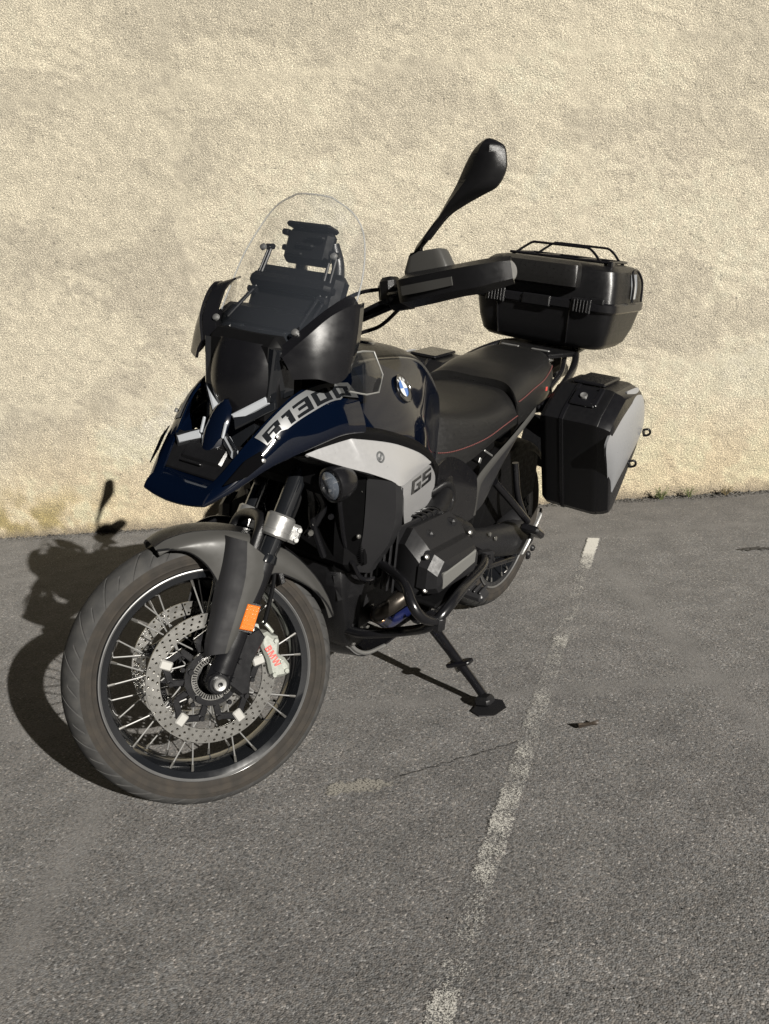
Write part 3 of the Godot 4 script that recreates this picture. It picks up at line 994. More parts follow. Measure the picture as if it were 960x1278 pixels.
func build_fork() -> void:
	for s in [-1.0, 1.0]:
		var leg := holder("fork_leg", bike, STEER)
		var z: float = 0.107 * s
		var base := V(1.508, 0.338, z)
		var top := V(1.165, 0.965, z)
		var d := (top - base).normalized()
		var side := V(d.y, -d.x, 0)      # towards the front
		var at := func(t: float, f: float, o: float) -> Vector3: return base + d * t + side * f + V(0, 0, o * s)
		var slider := Mb.new()
		slider.cyl(base + d * 0.005, base + d * 0.13, 0.030, 0.027, 24, 0.004)
		slider.cyl(base + d * 0.13, base + d * 0.285, 0.027, 0.0265, 24, 0.002)
		slider.box(base + d * -0.004, V(0.062, 0.066, 0.046), 0.014, Basis(side, d, Vector3.BACK))
		slider.cyl(V(1.518, 0.325, 0.075 * s), V(1.518, 0.325, 0.134 * s), 0.028, 0.026, 24, 0.004)
		# arm that carries the brake
		slider.plate([at.call(0.02, -0.02, 0.012), at.call(0.105, -0.02, 0.012), at.call(0.13, -0.045, 0.012), at.call(0.115, -0.068, 0.012), at.call(0.05, -0.060, 0.012), at.call(-0.02, -0.082, 0.012), at.call(-0.028, -0.066, 0.012), at.call(-0.012, -0.02, 0.012)], V(0, 0, -0.022 * s), 0.003)
		bolt(slider, at.call(0.045, -0.03, 0.013), V(0, 0, s), 0.007)
		bolt(slider, at.call(0.0, -0.03, 0.013), V(0, 0, s), 0.006)
		part("slider", slider, M.satin, leg)
		var axle := Mb.new()
		axle.lathe([[0.006, 0.0], [0.006, 0.010], [0.0135, 0.011], [0.0155, 0.009], [0.0165, 0.0]], 28, Transform3D(Basis(Vector3.RIGHT, PI) if s < 0.0 else Basis.IDENTITY, V(1.518, 0.325, 0.133 * s)))
		part("axle_end", axle, M.alu, leg)
		var tube := Mb.new()
		tube.cyl(base + d * 0.27, top, 0.0225, 0.0225, 28)
		tube.cyl(base + d * 0.278, base + d * 0.300, 0.029, 0.026, 28, 0.003)
		part("fork_tube", tube, M.gloss, leg)
		# clamp
		var cl := Mb.new()
		var zt := 0.368
		cl.cyl(base + d * (zt - 0.028), base + d * (zt + 0.028), 0.0345, 0.0345, 32, 0.005)
		cl.cyl(base + d * (zt - 0.012), base + d * (zt - 0.008), 0.0352, 0.0352, 32, 0.001)
		cl.box(at.call(zt - 0.004, -0.040, 0.004), V(0.032, 0.046, 0.030), 0.007, Basis(side, d, Vector3.BACK))
		bolt(cl, at.call(zt + 0.008, -0.046, 0.018), V(0, 0, s), 0.007)
		bolt(cl, at.call(zt - 0.016, -0.046, 0.018), V(0, 0, s), 0.007)
		part("fork_clamp", cl, M.alu, leg)
		# guard in front of the slider: a dark front face and a lighter outer face
		var fa := [V(1.455, 0.655, -0.088), V(1.486, 0.560, -0.088), V(1.512, 0.480, -0.096), V(1.534, 0.415, -0.102), V(1.536, 0.385, -0.106)]
		var fb := [V(1.418, 0.640, -0.134), V(1.432, 0.560, -0.138), V(1.462, 0.482, -0.1385), V(1.486, 0.425, -0.137), V(1.497, 0.392, -0.133)]
		var fc := [V(1.378, 0.600, -0.130), V(1.390, 0.548, -0.134), V(1.430, 0.482, -0.136), V(1.470, 0.420, -0.134), V(1.482, 0.392, -0.128)]
		var g1 := Mb.new()
		var ctrl := []
		for i in 5:
			ctrl.append([fa[i], fa[i].lerp(fb[i], 0.5) + V(0.010, 0.004, -0.006), fb[i]])
		g1.patch(ctrl, 4, 4, 0.004)
		var g2 := Mb.new()
		ctrl = []
		for i in 5:
			ctrl.append([fb[i], fb[i].lerp(fc[i], 0.5) + V(0, 0, -0.002), fc[i]])
		g2.patch(ctrl, 3, 4, 0.004)
		if s > 0.0:
			g1 = g1.mirrored(); g2 = g2.mirrored()
		part("fork_guard", g1, M.graphite, leg)
		part("guard_face", g2, M.granite, leg)
		# amber reflector
		var rf := Mb.new()
		rf.plate([V(1.434, 0.498, -0.142), V(1.405, 0.486, -0.142), V(1.429, 0.432, -0.142), V(1.460, 0.444, -0.142)], V(0, 0, 0.007), 0.0018)
		for i in 4:
			for j in 7:
				var q := V(1.434, 0.498, -0.1424).lerp(V(1.405, 0.486, -0.1424), 0.14 + i * 0.24) + (V(1.460, 0.444, 0) - V(1.434, 0.498, 0)) * (0.08 + j * 0.14)
				rf.box(q, V(0.0036, 0.0036, 0.0012), 0.0005, Basis(Vector3.BACK, -0.42))
		var rback := Mb.new()
		rback.plate([V(1.437, 0.506, -0.136), V(1.399, 0.490, -0.136), V(1.430, 0.424, -0.136), V(1.467, 0.440, -0.136)], V(0, 0, 0.008), 0.002)
		if s > 0.0:
			rf = rf.mirrored(); rback = rback.mirrored()
		part("reflector", rf, M.orange, leg)
		part("reflector_base", rback, M.plastic, leg)

		# brake caliper
		var cal := holder("brake_caliper", bike, STEER)
		var cz: float = -0.098
		var body := Mb.new()
		var outl := [V(1.397, 0.408, cz), V(1.378, 0.412, cz), V(1.368, 0.400, cz), V(1.354, 0.396, cz), V(1.352, 0.380, cz), V(1.357, 0.352, cz), V(1.342, 0.340, cz), V(1.332, 0.322, cz), V(1.334, 0.300, cz), V(1.350, 0.296, cz), V(1.372, 0.297, cz), V(1.384, 0.310, cz), V(1.388, 0.345, cz), V(1.400, 0.385, cz)]
		body.plate(outl, V(0, 0, 0.048), 0.007)
		for q in [V(1.390, 0.399, cz), V(1.362, 0.388, cz), V(1.343, 0.310, cz), V(1.374, 0.306, cz)]: bolt(body, q, V(0, 0, -1), 0.0065)
		body.tube([V(1.366, 0.408, cz + 0.006), V(1.376, 0.424, cz + 0.006), V(1.386, 0.438, cz + 0.01)], 0.0045, 8)
		body.cyl(V(1.352, 0.334, cz + 0.01), V(1.352, 0.334, cz - 0.004), 0.006, 0.005, 10)
		if s > 0.0: body = body.mirrored()
		part("caliper_body", body, M.caliper, cal)
		var hose := Mb.new()
		hose.tube(Mb.cr([V(1.384, 0.430, 0.09 * s), V(1.35, 0.52, 0.085 * s), V(1.33, 0.60, 0.08 * s), V(1.27, 0.70, 0.085 * s), V(1.22, 0.82, 0.07 * s)], 5), 0.0052, 8)
		part("brake_hose", hose, M.dark, cal)
		if s < 0.0:
			var tx := text_mesh("BMW", 0.0165, 0.0012)
			var xdir := (V(1.360, 0.322, 0) - V(1.388, 0.384, 0)).normalized()   # reading downwards
			var zdir := V(0, 0, -1)
			put("lettering", tx, M.red, cal, Transform3D(Basis(xdir * 1.02, zdir.cross(xdir), zdir), V(1.3735, 0.3525, cz - 0.0010)))

func build_front_fender() -> void:
	var f := holder("front_fender", bike, STEER)
	var m := Mb.new()
	var angs := [74.0, 79.0, 86.0, 93.0, 100.0, 107.0, 114.0, 121.0, 128.0, 137.0, 148.0, 158.0, 166.0]
	var redge := [0.330, 0.322, 0.306, 0.270, 0.222, 0.190, 0.200, 0.245, 0.284, 0.300, 0.318, 0.330, 0.338]
	var hw := [0.070, 0.076, 0.082, 0.088, 0.092, 0.094, 0.092, 0.088, 0.085, 0.080, 0.074, 0.066, 0.052]
	var ctrl := []
	for i in angs.size():
		var a := deg_to_rad(angs[i])
		var dr := V(cos(a), sin(a), 0)
		var rt: float = 0.345 if i > 1 else [0.335, 0.342][i]
		var w: float = hw[i]
		var re: float = redge[i]
		var row := []
		row.append(AXLE + dr * re + V(0, 0, -w))
		row.append(AXLE + dr * lerp(re, rt - 0.026, 0.6) + V(0, 0, -w - 0.002))
		row.append(AXLE + dr * (rt - 0.020) + V(0, 0, -w * 0.96))
		row.append(AXLE + dr * (rt - 0.004) + V(0, 0, -w * 0.72))
		row.append(AXLE + dr * (rt + 0.004) + V(0, 0, -w * 0.30))
		row.append(AXLE + dr * (rt + 0.006))
		for k in range(4, -1, -1):
			row.append(row[k] * V(1, 1, -1))
		ctrl.append(row)
	var sides := []; var crown := []
	for row in ctrl:
		sides.append([row[0], row[1], row[2], row[3]])
		crown.append([row[3], row[4], row[5], row[6], row[7]])
	m.patch(sides, 4, 4, -0.004)
	pair("fender_side", m, M.granite, f, 32.0)
	var cr3 := Mb.new()
	cr3.patch(crown, 5, 4, -0.005)
	part("fender_crown", cr3, M.plastic, f, 32.0)
	# brace between the fork legs and inner shell
	var b := Mb.new()
	b.tube(Mb.cr([V(1.40, 0.60, -0.10), V(1.365, 0.668, -0.085), V(1.352, 0.682, 0.0), V(1.365, 0.668, 0.085), V(1.40, 0.60, 0.10)], 6), 0.014, 10)
	for s in [-1.0, 1.0]:
		b.plate([V(1.352, 0.64, 0.088 * s), V(1.338, 0.632, 0.088 * s), V(1.318, 0.52, 0.086 * s), V(1.330, 0.515, 0.086 * s)], V(0, 0, -0.012 * s), 0.002)
	part("fender_brace", b, M.plastic, f)
	for s in [-1.0, 1.0]:
		for span in [[0, 7], [7, 13]]:
			var lip := Mb.new()
			var path := []
			for i in range(span[0], span[1]):
				var a := deg_to_rad(angs[i])
				path.append(AXLE + V(cos(a), sin(a), 0) * (redge[i] - 0.002) + V(0, 0, hw[i] * s))
			lip.tube(Mb.cr(path, 4), 0.0032, 6)
			part("fender_lip", lip, M.plastic, f)

func build_nose() -> void:
	# blue side panels of the front: rows from nose tip to tank; columns from inner top edge over the ridge to the underside
	var ctrl := [
		[V(1.640, 0.812, -0.055), V(1.644, 0.808, -0.070), V(1.645, 0.800, -0.082), V(1.640, 0.795, -0.080), V(1.630, 0.800, -0.066)],
		[V(1.596, 0.850, -0.076), V(1.598, 0.846, -0.096), V(1.594, 0.836, -0.112), V(1.588, 0.824, -0.112), V(1.578, 0.826, -0.092)],
		[V(1.535, 0.918, -0.098), V(1.528, 0.910, -0.122), V(1.520, 0.895, -0.140), V(1.515, 0.868, -0.144), V(1.505, 0.862, -0.118)],
		[V(1.478, 0.974, -0.116), V(1.474, 0.960, -0.138), V(1.463, 0.938, -0.158), V(1.455, 0.893, -0.168), V(1.440, 0.884, -0.140)],
		[V(1.415, 1.014, -0.126), V(1.408, 0.995, -0.150), V(1.402, 0.965, -0.174), V(1.395, 0.915, -0.190), V(1.380, 0.900, -0.160)],
		[V(1.345, 1.032, -0.136), V(1.340, 1.014, -0.162), V(1.335, 0.985, -0.188), V(1.328, 0.930, -0.206), V(1.315, 0.915, -0.180)],
		[V(1.262, 1.030, -0.150), V(1.258, 1.008, -0.176), V(1.255, 0.975, -0.196), V(1.250, 0.925, -0.210), V(1.245, 0.905, -0.190)],
	]
	var sp := Mb.new()
	sp.patch(ctrl, 5, 5, -0.005)
	for side in [0, 1]:
		var h := holder("side_panel", bike)
		part("panel_shell", sp if side == 0 else sp.mirrored(), M.blue, h, 32.0)
		# silver stripe with the model lettering cut out of it in dark
		var st := Mb.new()
		var rows := Mb.refine(ctrl, 5, 5)
		var rr := []
		# columns 1..9 of 21 are the sloping top face
		for i in range(11, 31):
			var row := PackedVector3Array()
			var f := (i - 11) / 19.0
			var c0 := 1; var c1 := int(round(lerp(7.0, 8.0, sin(f * PI))))
			for j in 8:
				var cc: float = lerp(float(c0), float(c1), j / 7.0)
				var a: Vector3 = rows[i][int(floor(cc))]; var b: Vector3 = rows[i][min(int(floor(cc)) + 1, 20)]
				var p := a.lerp(b, cc - floor(cc))
				var du: Vector3 = rows[i][min(int(cc) + 2, 20)] - rows[i][max(int(cc) - 2, 0)]
				var dv: Vector3 = rows[min(i + 1, 30)][int(cc)] - rows[i - 1][int(cc)]
				var nn := du.cross(dv).normalized()
				if nn.z > 0.0: nn = -nn
				row.append(p + nn * 0.0018)
			rr.append(row)
		st.grid(rr)
		part("stripe", st if side == 0 else st.mirrored(), M.inset, h, 32.0)
		# characters: strokes laid on the stripe, (u along the stripe, w across it from its top)
		var on := func(u: float, w: float, lift: float) -> Vector3:
			var x: float = clampf(u, 0.0, 1.0) * 18.999; var y: float = clampf(w, 0.0, 1.0) * 6.999
			var i := int(x); var j := int(y)
			var a: Vector3 = rr[i][j].lerp(rr[i][j + 1], y - j); var b: Vector3 = rr[i + 1][j].lerp(rr[i + 1][j + 1], y - j)
			var nn: Vector3 = (rr[i][j + 1] - rr[i][j]).cross(rr[i + 1][j] - rr[i][j]).normalized()
			if nn.z > 0.0: nn = -nn
			return a.lerp(b, x - i) + nn * lift
		var glyphs := {
			"R": [[0, 0, 0.28, 1], [0.28, 0, 1, 0.22], [0.72, 0.2, 1, 0.52], [0.28, 0.42, 0.9, 0.62], [0.55, 0.6, 0.92, 1.0]],
			"1": [[0.42, 0, 1.0, 1], [0.0, 0.0, 0.42, 0.24]],
			"3": [[0, 0, 1, 0.22], [0.2, 0.39, 1, 0.60], [0, 0.78, 1, 1], [0.70, 0.2, 1, 0.8]],
			"0": [[0, 0, 0.30, 1], [0.70, 0, 1, 1], [0.3, 0, 0.7, 0.22], [0.3, 0.78, 0.7, 1]],
		}
		var lt := Mb.new()
		var word := ["R", "1", "3", "0", "0"]
		var places := [[0.03, 0.20], [0.235, 0.325], [0.355, 0.525], [0.56, 0.735], [0.77, 0.945]]
		if side == 1:
			word = ["0", "0", "3", "1", "R"]
			places = [[0.04, 0.21], [0.255, 0.425], [0.47, 0.635], [0.67, 0.775], [0.83, 0.99]]
		for k in 5:
			var g: Array = glyphs[word[k]]
			for q in g:
				var u0: float = lerp(places[k][0], places[k][1], q[0]); var u1: float = lerp(places[k][0], places[k][1], q[2])
				if side == 1:
					# the far side reads from tank to nose
					u0 = 1.0 - lerp(places[4 - k][0], places[4 - k][1], 1.0 - q[0]) if false else lerp(places[k][1], places[k][0], q[0])
					u1 = lerp(places[k][1], places[k][0], q[2])
				var w0: float = lerp(0.30, 0.93, q[1]); var w1: float = lerp(0.30, 0.93, q[3])
				var sl := 0.035
				var n := 3
				for e in n:
					var ua: float = lerp(u0, u1, float(e) / n); var ub: float = lerp(u0, u1, float(e + 1) / n)
					lt.quad(on.call(ua + sl * (0.5 - w0), w0, 0.0008), on.call(ub + sl * (0.5 - w0), w0, 0.0008), on.call(ub + sl * (0.5 - w1), w1, 0.0008), on.call(ua + sl * (0.5 - w1), w1, 0.0008))
		part("lettering", lt if side == 0 else lt.mirrored(), M.gloss, h, 60.0)
		# dark air slot behind the beak, with its two bolts
		var sl2 := Mb.new()
		sl2.plate([V(1.612, 0.842, -0.1085), V(1.565, 0.890, -0.1235), V(1.530, 0.906, -0.1345), V(1.532, 0.884, -0.1465), V(1.566, 0.858, -0.1320)], V(0, 0, 0.004), 0.001)
		part("air_slot", sl2 if side == 0 else sl2.mirrored(), M.hole, h)
		var sg := -1.0 if side == 0 else 1.0
		bolts("panel_bolt", [V(1.532, 0.888, 0.141 * sg), V(1.494, 0.934, 0.146 * sg)], V(0.3, 0.2, sg), 0.0055, M.alu, h)
	# beak lip that joins both sides at the front
	var bk := Mb.new()
	var bctrl := []
	for k in 7:
		var t := -1.0 + k / 3.0
		var z := 0.084 * t
		var bow := (1.0 - t * t)
		bctrl.append([V(1.590 - 0.02 * bow, 0.834, z * 0.95), V(1.628 + 0.002 * bow, 0.826 - 0.004 * bow, z), V(1.648 + 0.006 * bow, 0.808 - 0.010 * bow, z), V(1.645 + 0.004 * bow, 0.796 - 0.010 * bow, z), V(1.60, 0.798 - 0.012 * bow, z * 0.95)])
	bk.patch(bctrl, 4, 4, 0.005)
	part("beak", bk, M.blue, bike, 32.0)
	# intake panel above the lip
	var ip := Mb.new()
	ip.plate([V(1.590, 0.836, -0.088), V(1.590, 0.836, 0.088), V(1.530, 0.905, 0.105), V(1.530, 0.905, -0.105)], V(-0.01, -0.008, 0), 0.003)
	ip.box(V(1.552, 0.872, 0.0), V(0.02, 0.05, 0.12), 0.008, Basis(Vector3.BACK, 0.75))
	ip.box(V(1.575, 0.856, 0.02), V(0.012, 0.006, 0.06), 0.002, Basis(Vector3.BACK, 0.3))
	part("nose_intake", ip, M.plastic, bike)

	# headlight: dark housing, cross of four light bars, lens in the middle
	var hl := holder("headlight", bike)
	var hs := Mb.new()
	var hr := []
	for q in [[1.415, 0.100, 0.080], [1.447, 0.092, 0.073], [1.457, 0.075, 0.060], [1.453, 0.03, 0.03]]:
		var ring := PackedVector3Array()
		for k in 24:
			var a := TAU * k / 24.0
			ring.append(V(q[0] - 0.05 * pow(absf(cos(a)), 2.0) * (0.3 if q[1] > 0.05 else 0.0) - 0.22 * sin(a) * q[2], 0.938 + q[2] * sign(sin(a)) * pow(absf(sin(a)), 0.6), q[1] * sign(cos(a)) * pow(absf(cos(a)), 0.6)))
		hr.append(ring)
	hs.loft(hr)
	part("housing", hs, M.gloss, hl)
	# four flat bars sweeping away from the middle, upper ones back, lower ones forward
	var bars := [[V(1.503, 0.950, -0.030), V(1.462, 0.996, -0.090)], [V(1.503, 0.950, 0.030), V(1.462, 0.996, 0.090)], [V(1.536, 0.908, -0.032), V(1.560, 0.889, -0.078)], [V(1.536, 0.908, 0.032), V(1.560, 0.889, 0.078)]]
	for b in bars:
		var lb := Mb.new()
		var d: Vector3 = (b[1] - b[0]).normalized()
		var z := d.cross(V(0.45, 0.89, 0)).normalized()
		var y := z.cross(d).normalized()
		var c: Vector3 = (b[0] + b[1]) * 0.5; var hl2: float = (b[1] - b[0]).length() * 0.5
		var nrm := d.cross(V(0, 1, 0)).normalized()
		if nrm.x < 0.0: nrm = -nrm
		var up2 := nrm.cross(d).normalized()
		if up2.y < 0.0: up2 = -up2
		lb.plate([c - d * hl2 - up2 * 0.009, c - d * hl2 + up2 * 0.011, c + d * hl2 * 0.96 + up2 * 0.011, c + d * hl2 - up2 * 0.007], -nrm * 0.014, 0.003)
		part("light_bar", lb, M.lens, hl)
	var fr2 := Mb.new()
	for sgn in [-1.0, 1.0]:
		fr2.plate([V(1.500, 0.962, 0.024 * sgn), V(1.448, 1.012, 0.094 * sgn), V(1.452, 0.978, 0.100 * sgn), V(1.510, 0.930, 0.040 * sgn)], V(-0.010, 0, 0), 0.003)
		fr2.plate([V(1.530, 0.925, 0.026 * sgn), V(1.560, 0.904, 0.086 * sgn), V(1.556, 0.870, 0.082 * sgn), V(1.535, 0.885, 0.026 * sgn)], V(-0.010, 0, 0), 0.003)
	part("bar_surround", fr2, M.gloss, hl)
	# domed cover of the main lamp, tall and narrow, with a lens and a bezel behind it
	var ln := Mb.new()
	var lrows := []
	for k in 9:
		var f := -1.0 + k / 4.0
		var wz: float = 0.027 * pow(max(0.0, 1.0 - f * f), 0.55) + 0.004
		var row := PackedVector3Array()
		for q in 11:
			var a := -1.0 + q / 5.0
			row.append(V(1.520 - 0.030 * f + 0.020 * sqrt(max(0.0, 1.0 - a * a * 0.98)) * (1.0 - f * f * 0.6), 0.926 + 0.062 * f, wz * a))
		lrows.append(row)
	ln.grid(lrows)
	part("lens", ln, M.lamp_cover, hl, 60.0)
	for sgn in [-1.0, 1.0]:
		var sl := Mb.new()
		sl.box(V(1.532, 0.930, 0.031 * sgn), V(0.006, 0.036, 0.007), 0.002, Basis(Vector3.BACK, 0.28))
		part("small_lens", sl, M.lens, hl)

	# sensor cover above the headlight
	var rc := Mb.new()
	var rows2 := []
	for i in 7:
		var f := i / 6.0
		var y: float = lerp(0.962, 1.115, f)
		var row := []
		for k in 9:
			var t := -1.0 + k / 4.0
			var hw: float = [0.070, 0.086, 0.094, 0.097, 0.099, 0.100, 0.098][i]
			row.append(V(1.488 + 0.014 * sin(f * PI) - 0.050 * pow(absf(t), 3.0) - 0.02 * f, y + 0.010 * t * t * (0.5 - f), t * hw - 0.004))
		rows2.append(row)
	rc.patch(rows2, 3, 3, 0.01)
	part("sensor_cover", rc, M.satin, bike)
	var rs := Mb.new()
	rs.plate([V(1.440, 1.105, -0.104), V(1.462, 1.108, -0.100), V(1.464, 0.992, -0.092), V(1.430, 0.985, -0.098), V(1.415, 1.04, -0.112)], V(-0.004, 0, 0.02), 0.004)
	rs.plate([V(1.436, 1.094, -0.106), V(1.410, 1.050, -0.118), V(1.405, 1.010, -0.116), V(1.425, 1.000, -0.106)], V(0, 0, 0.01), 0.003)
	pair("cover_side", rs, M.gloss, bike)
	var core := Mb.new()
	core.box(V(1.40, 1.03, 0), V(0.12, 0.20, 0.20), 0.02)
	core.box(V(1.34, 0.93, 0), V(0.18, 0.14, 0.19), 0.02)
	part("nose_core", core, M.dark, bike)

func build_cockpit() -> void:
	# lower cowl: grey side facets and a dark top between them
	var fc := Mb.new()
	var cc := [
		[V(1.450, 1.092, -0.112), V(1.446, 1.072, -0.126), V(1.440, 1.050, -0.136)],
		[V(1.418, 1.140, -0.148), V(1.418, 1.096, -0.164), V(1.412, 1.055, -0.178)],
		[V(1.375, 1.182, -0.172), V(1.380, 1.112, -0.190), V(1.378, 1.045, -0.196)],
		[V(1.330, 1.206, -0.190), V(1.345, 1.122, -0.203), V(1.352, 1.054, -0.203)],
		[V(1.300, 1.210, -0.194), V(1.322, 1.135, -0.205), V(1.336, 1.072, -0.203)],
	]
	fc.patch(cc, 5, 5, 0.006)
	pair("cowl_side", fc, M.satin, bike)
	var shelf := Mb.new()
	var so := [V(1.448, 1.090, -0.113), V(1.416, 1.138, -0.148), V(1.373, 1.180, -0.172), V(1.328, 1.205, -0.190), V(1.298, 1.209, -0.193)]
	var si := [V(1.445, 1.100, -0.080), V(1.402, 1.148, -0.095), V(1.345, 1.198, -0.108), V(1.290, 1.234, -0.116), V(1.250, 1.252, -0.116)]
	var sc := []
	for k in 5: sc.append([so[k], so[k].lerp(si[k], [0.9, 0.6, 0.45, 0.42, 0.42][k])])
	shelf.patch(sc, 4, 5, 0.005)
	pair("cowl_shelf", shelf, M.satin, bike)
	var wing := Mb.new()
	wing.patch([[V(1.302, 1.206, -0.195), V(1.323, 1.136, -0.2065), V(1.337, 1.074, -0.2045)], [V(1.283, 1.212, -0.192), V(1.304, 1.136, -0.203), V(1.322, 1.074, -0.198)]], 4, 4, 0.005)
	pair("wind_deflector", wing, M.gloss, bike)
	var tp := Mb.new()
	tp.patch([[V(1.446, 1.088, -0.108), V(1.462, 1.098, 0.0), V(1.446, 1.088, 0.108)], [V(1.405, 1.108, -0.150), V(1.405, 1.122, 0.0), V(1.405, 1.108, 0.150)], [V(1.350, 1.140, -0.172), V(1.345, 1.150, 0.0), V(1.350, 1.140, 0.172)], [V(1.290, 1.165, -0.180), V(1.285, 1.176, 0.0), V(1.290, 1.165, 0.180)]], 5, 4, 0.006)
	part("cowl_top", tp, M.satin, bike)
	for q in [-1.0, 1.0]:
		var vn := Mb.new()
		vn.plate([V(1.400, 1.124, 0.060 * q), V(1.400, 1.122, 0.110 * q), V(1.345, 1.150, 0.122 * q), V(1.345, 1.156, 0.050 * q)], V(-0.006, -0.01, 0), 0.002)
		part("cowl_vent", vn, M.gloss, bike)
	var ds := Mb.new()
	ds.box(V(1.265, 1.200, 0), V(0.05, 0.12, 0.25), 0.015, Basis(Vector3.BACK, 0.35))
	ds.box(V(1.285, 1.225, 0), V(0.05, 0.035, 0.23), 0.012, Basis(Vector3.BACK, 0.35))
	ds.box(V(1.30, 1.10, 0), V(0.16, 0.14, 0.30), 0.03)
	part("dashboard", ds, M.dark, bike)
	# display standing behind the screen
	var nv := holder("display_unit", bike)
	var bx := Mb.new()
	bx.box(V(1.228, 1.308, 0.0), V(0.034, 0.080, 0.130), 0.012, Basis(Vector3.BACK, 0.30))
	bx.box(V(1.222, 1.352, 0.0), V(0.045, 0.012, 0.124), 0.005, Basis(Vector3.BACK, 0.30))
	for k in 3: bx.box(V(1.248, 1.292 + 0.02 * k, 0.03 - 0.03 * k), V(0.012, 0.012, 0.05), 0.004, Basis(Vector3.BACK, 0.30))
	bx.cyl(V(1.228, 1.335, 0.062), V(1.226, 1.337, 0.080), 0.008, 0.007, 12, 0.001)
	bx.cyl(V(1.228, 1.300, 0.062), V(1.226, 1.302, 0.078), 0.008, 0.007, 12, 0.001)
	part("display_case", bx, M.dark, nv)
	for q in [[[V(1.215, 1.32, -0.055), V(1.212, 1.28, -0.070), V(1.230, 1.235, -0.085), V(1.25, 1.20, -0.09)], 0.015], [[V(1.215, 1.29, 0.03), V(1.225, 1.24, 0.03), V(1.25, 1.20, 0.03)], 0.012]]:
		var arm := Mb.new()
		arm.tube(Mb.cr(q[0], 5), q[1], 10)
		part("display_bracket", arm, M.plastic, nv)
	# arms that move the screen
	for s in [-1.0, 1.0]:
		var sr := Mb.new()
		for o in [0.0, 0.012]:
			sr.tube([V(1.256 + o * 0.5, 1.300, (0.096 - o) * s), V(1.300 + o * 0.5, 1.205, (0.104 - o) * s)], 0.0036, 8)
			sr.tube([V(1.300 + o, 1.205, (0.104 - o) * s), V(1.375 + o, 1.145, (0.112 - o) * s)], 0.0036, 8)
		sr.cyl(V(1.256, 1.300, 0.102 * s), V(1.262, 1.302, 0.080 * s), 0.007, 0.007, 10)
		sr.cyl(V(1.305, 1.205, 0.11 * s), V(1.305, 1.205, 0.088 * s), 0.008, 0.008, 10)
		part("screen_arm", sr, M.satin, bike)

	# windscreen
	var wsn := holder("windscreen", bike)
	var prof := [[1.448, 1.100, 0.152, 1.385, 1.075], [1.412, 1.150, 0.168, 1.345, 1.125], [1.362, 1.215, 0.178, 1.293, 1.200], [1.310, 1.290, 0.170, 1.256, 1.278], [1.268, 1.362, 0.142, 1.226, 1.352], [1.246, 1.402, 0.105, 1.222, 1.394], [1.232, 1.424, 0.050, 1.226, 1.421]]
	var wc := []
	for q in prof:
		var row := []
		for k in 9:
			var t := -1.0 + k / 4.0
			var b := pow(absf(t), 2.2)
			row.append(V(lerp(q[0], q[3], b), lerp(q[1], q[4], b), q[2] * t))
		wc.append(row)
	var wm := Mb.new()
	wm.patch(wc, 5, 6)
	part("screen_pane", wm, M.glass, wsn, 60.0)
	var rows := Mb.refine(wc, 5, 6)
	var ep := []
	for i in range(0, rows.size()): ep.append(rows[i][0])
	var top: PackedVector3Array = rows[rows.size() - 1]
	for j in range(1, top.size()): ep.append(top[j])
	for i in range(rows.size() - 2, -1, -1): ep.append(rows[i][rows[i].size() - 1])
	var em := Mb.new()
	em.tube(ep, 0.0020, 6)
	part("screen_edge", em, M.glass_edge, wsn)
	for q in [-1.0, 1.0]:
		bolts("screen_screw", [V(1.410, 1.142, 0.112 * q), V(1.272, 1.298, 0.100 * q)], V(0.8, 0.55, 0.0), 0.0085, M.alu, wsn)
	# smoked hand deflectors beside the tank
	var sd := Mb.new()
	sd.patch([[V(1.335, 1.100, -0.190), V(1.330, 1.055, -0.212), V(1.325, 1.025, -0.205)], [V(1.275, 1.105, -0.198), V(1.270, 1.055, -0.222), V(1.265, 1.012, -0.212)], [V(1.215, 1.098, -0.190), V(1.210, 1.050, -0.214), V(1.205, 1.008, -0.206)]], 5, 5)
	pair("smoked_deflector", sd, M.smoke, bike)
	var se := Mb.new()
	se.tube([V(1.335, 1.1015, -0.190), V(1.275, 1.1065, -0.198), V(1.215, 1.0995, -0.190), V(1.207, 1.050, -0.2145), V(1.203, 1.007, -0.206), V(1.265, 1.010, -0.212), V(1.325, 1.023, -0.205)], 0.0022, 6)
	pair("deflector_edge", se, M.edge_light, bike)

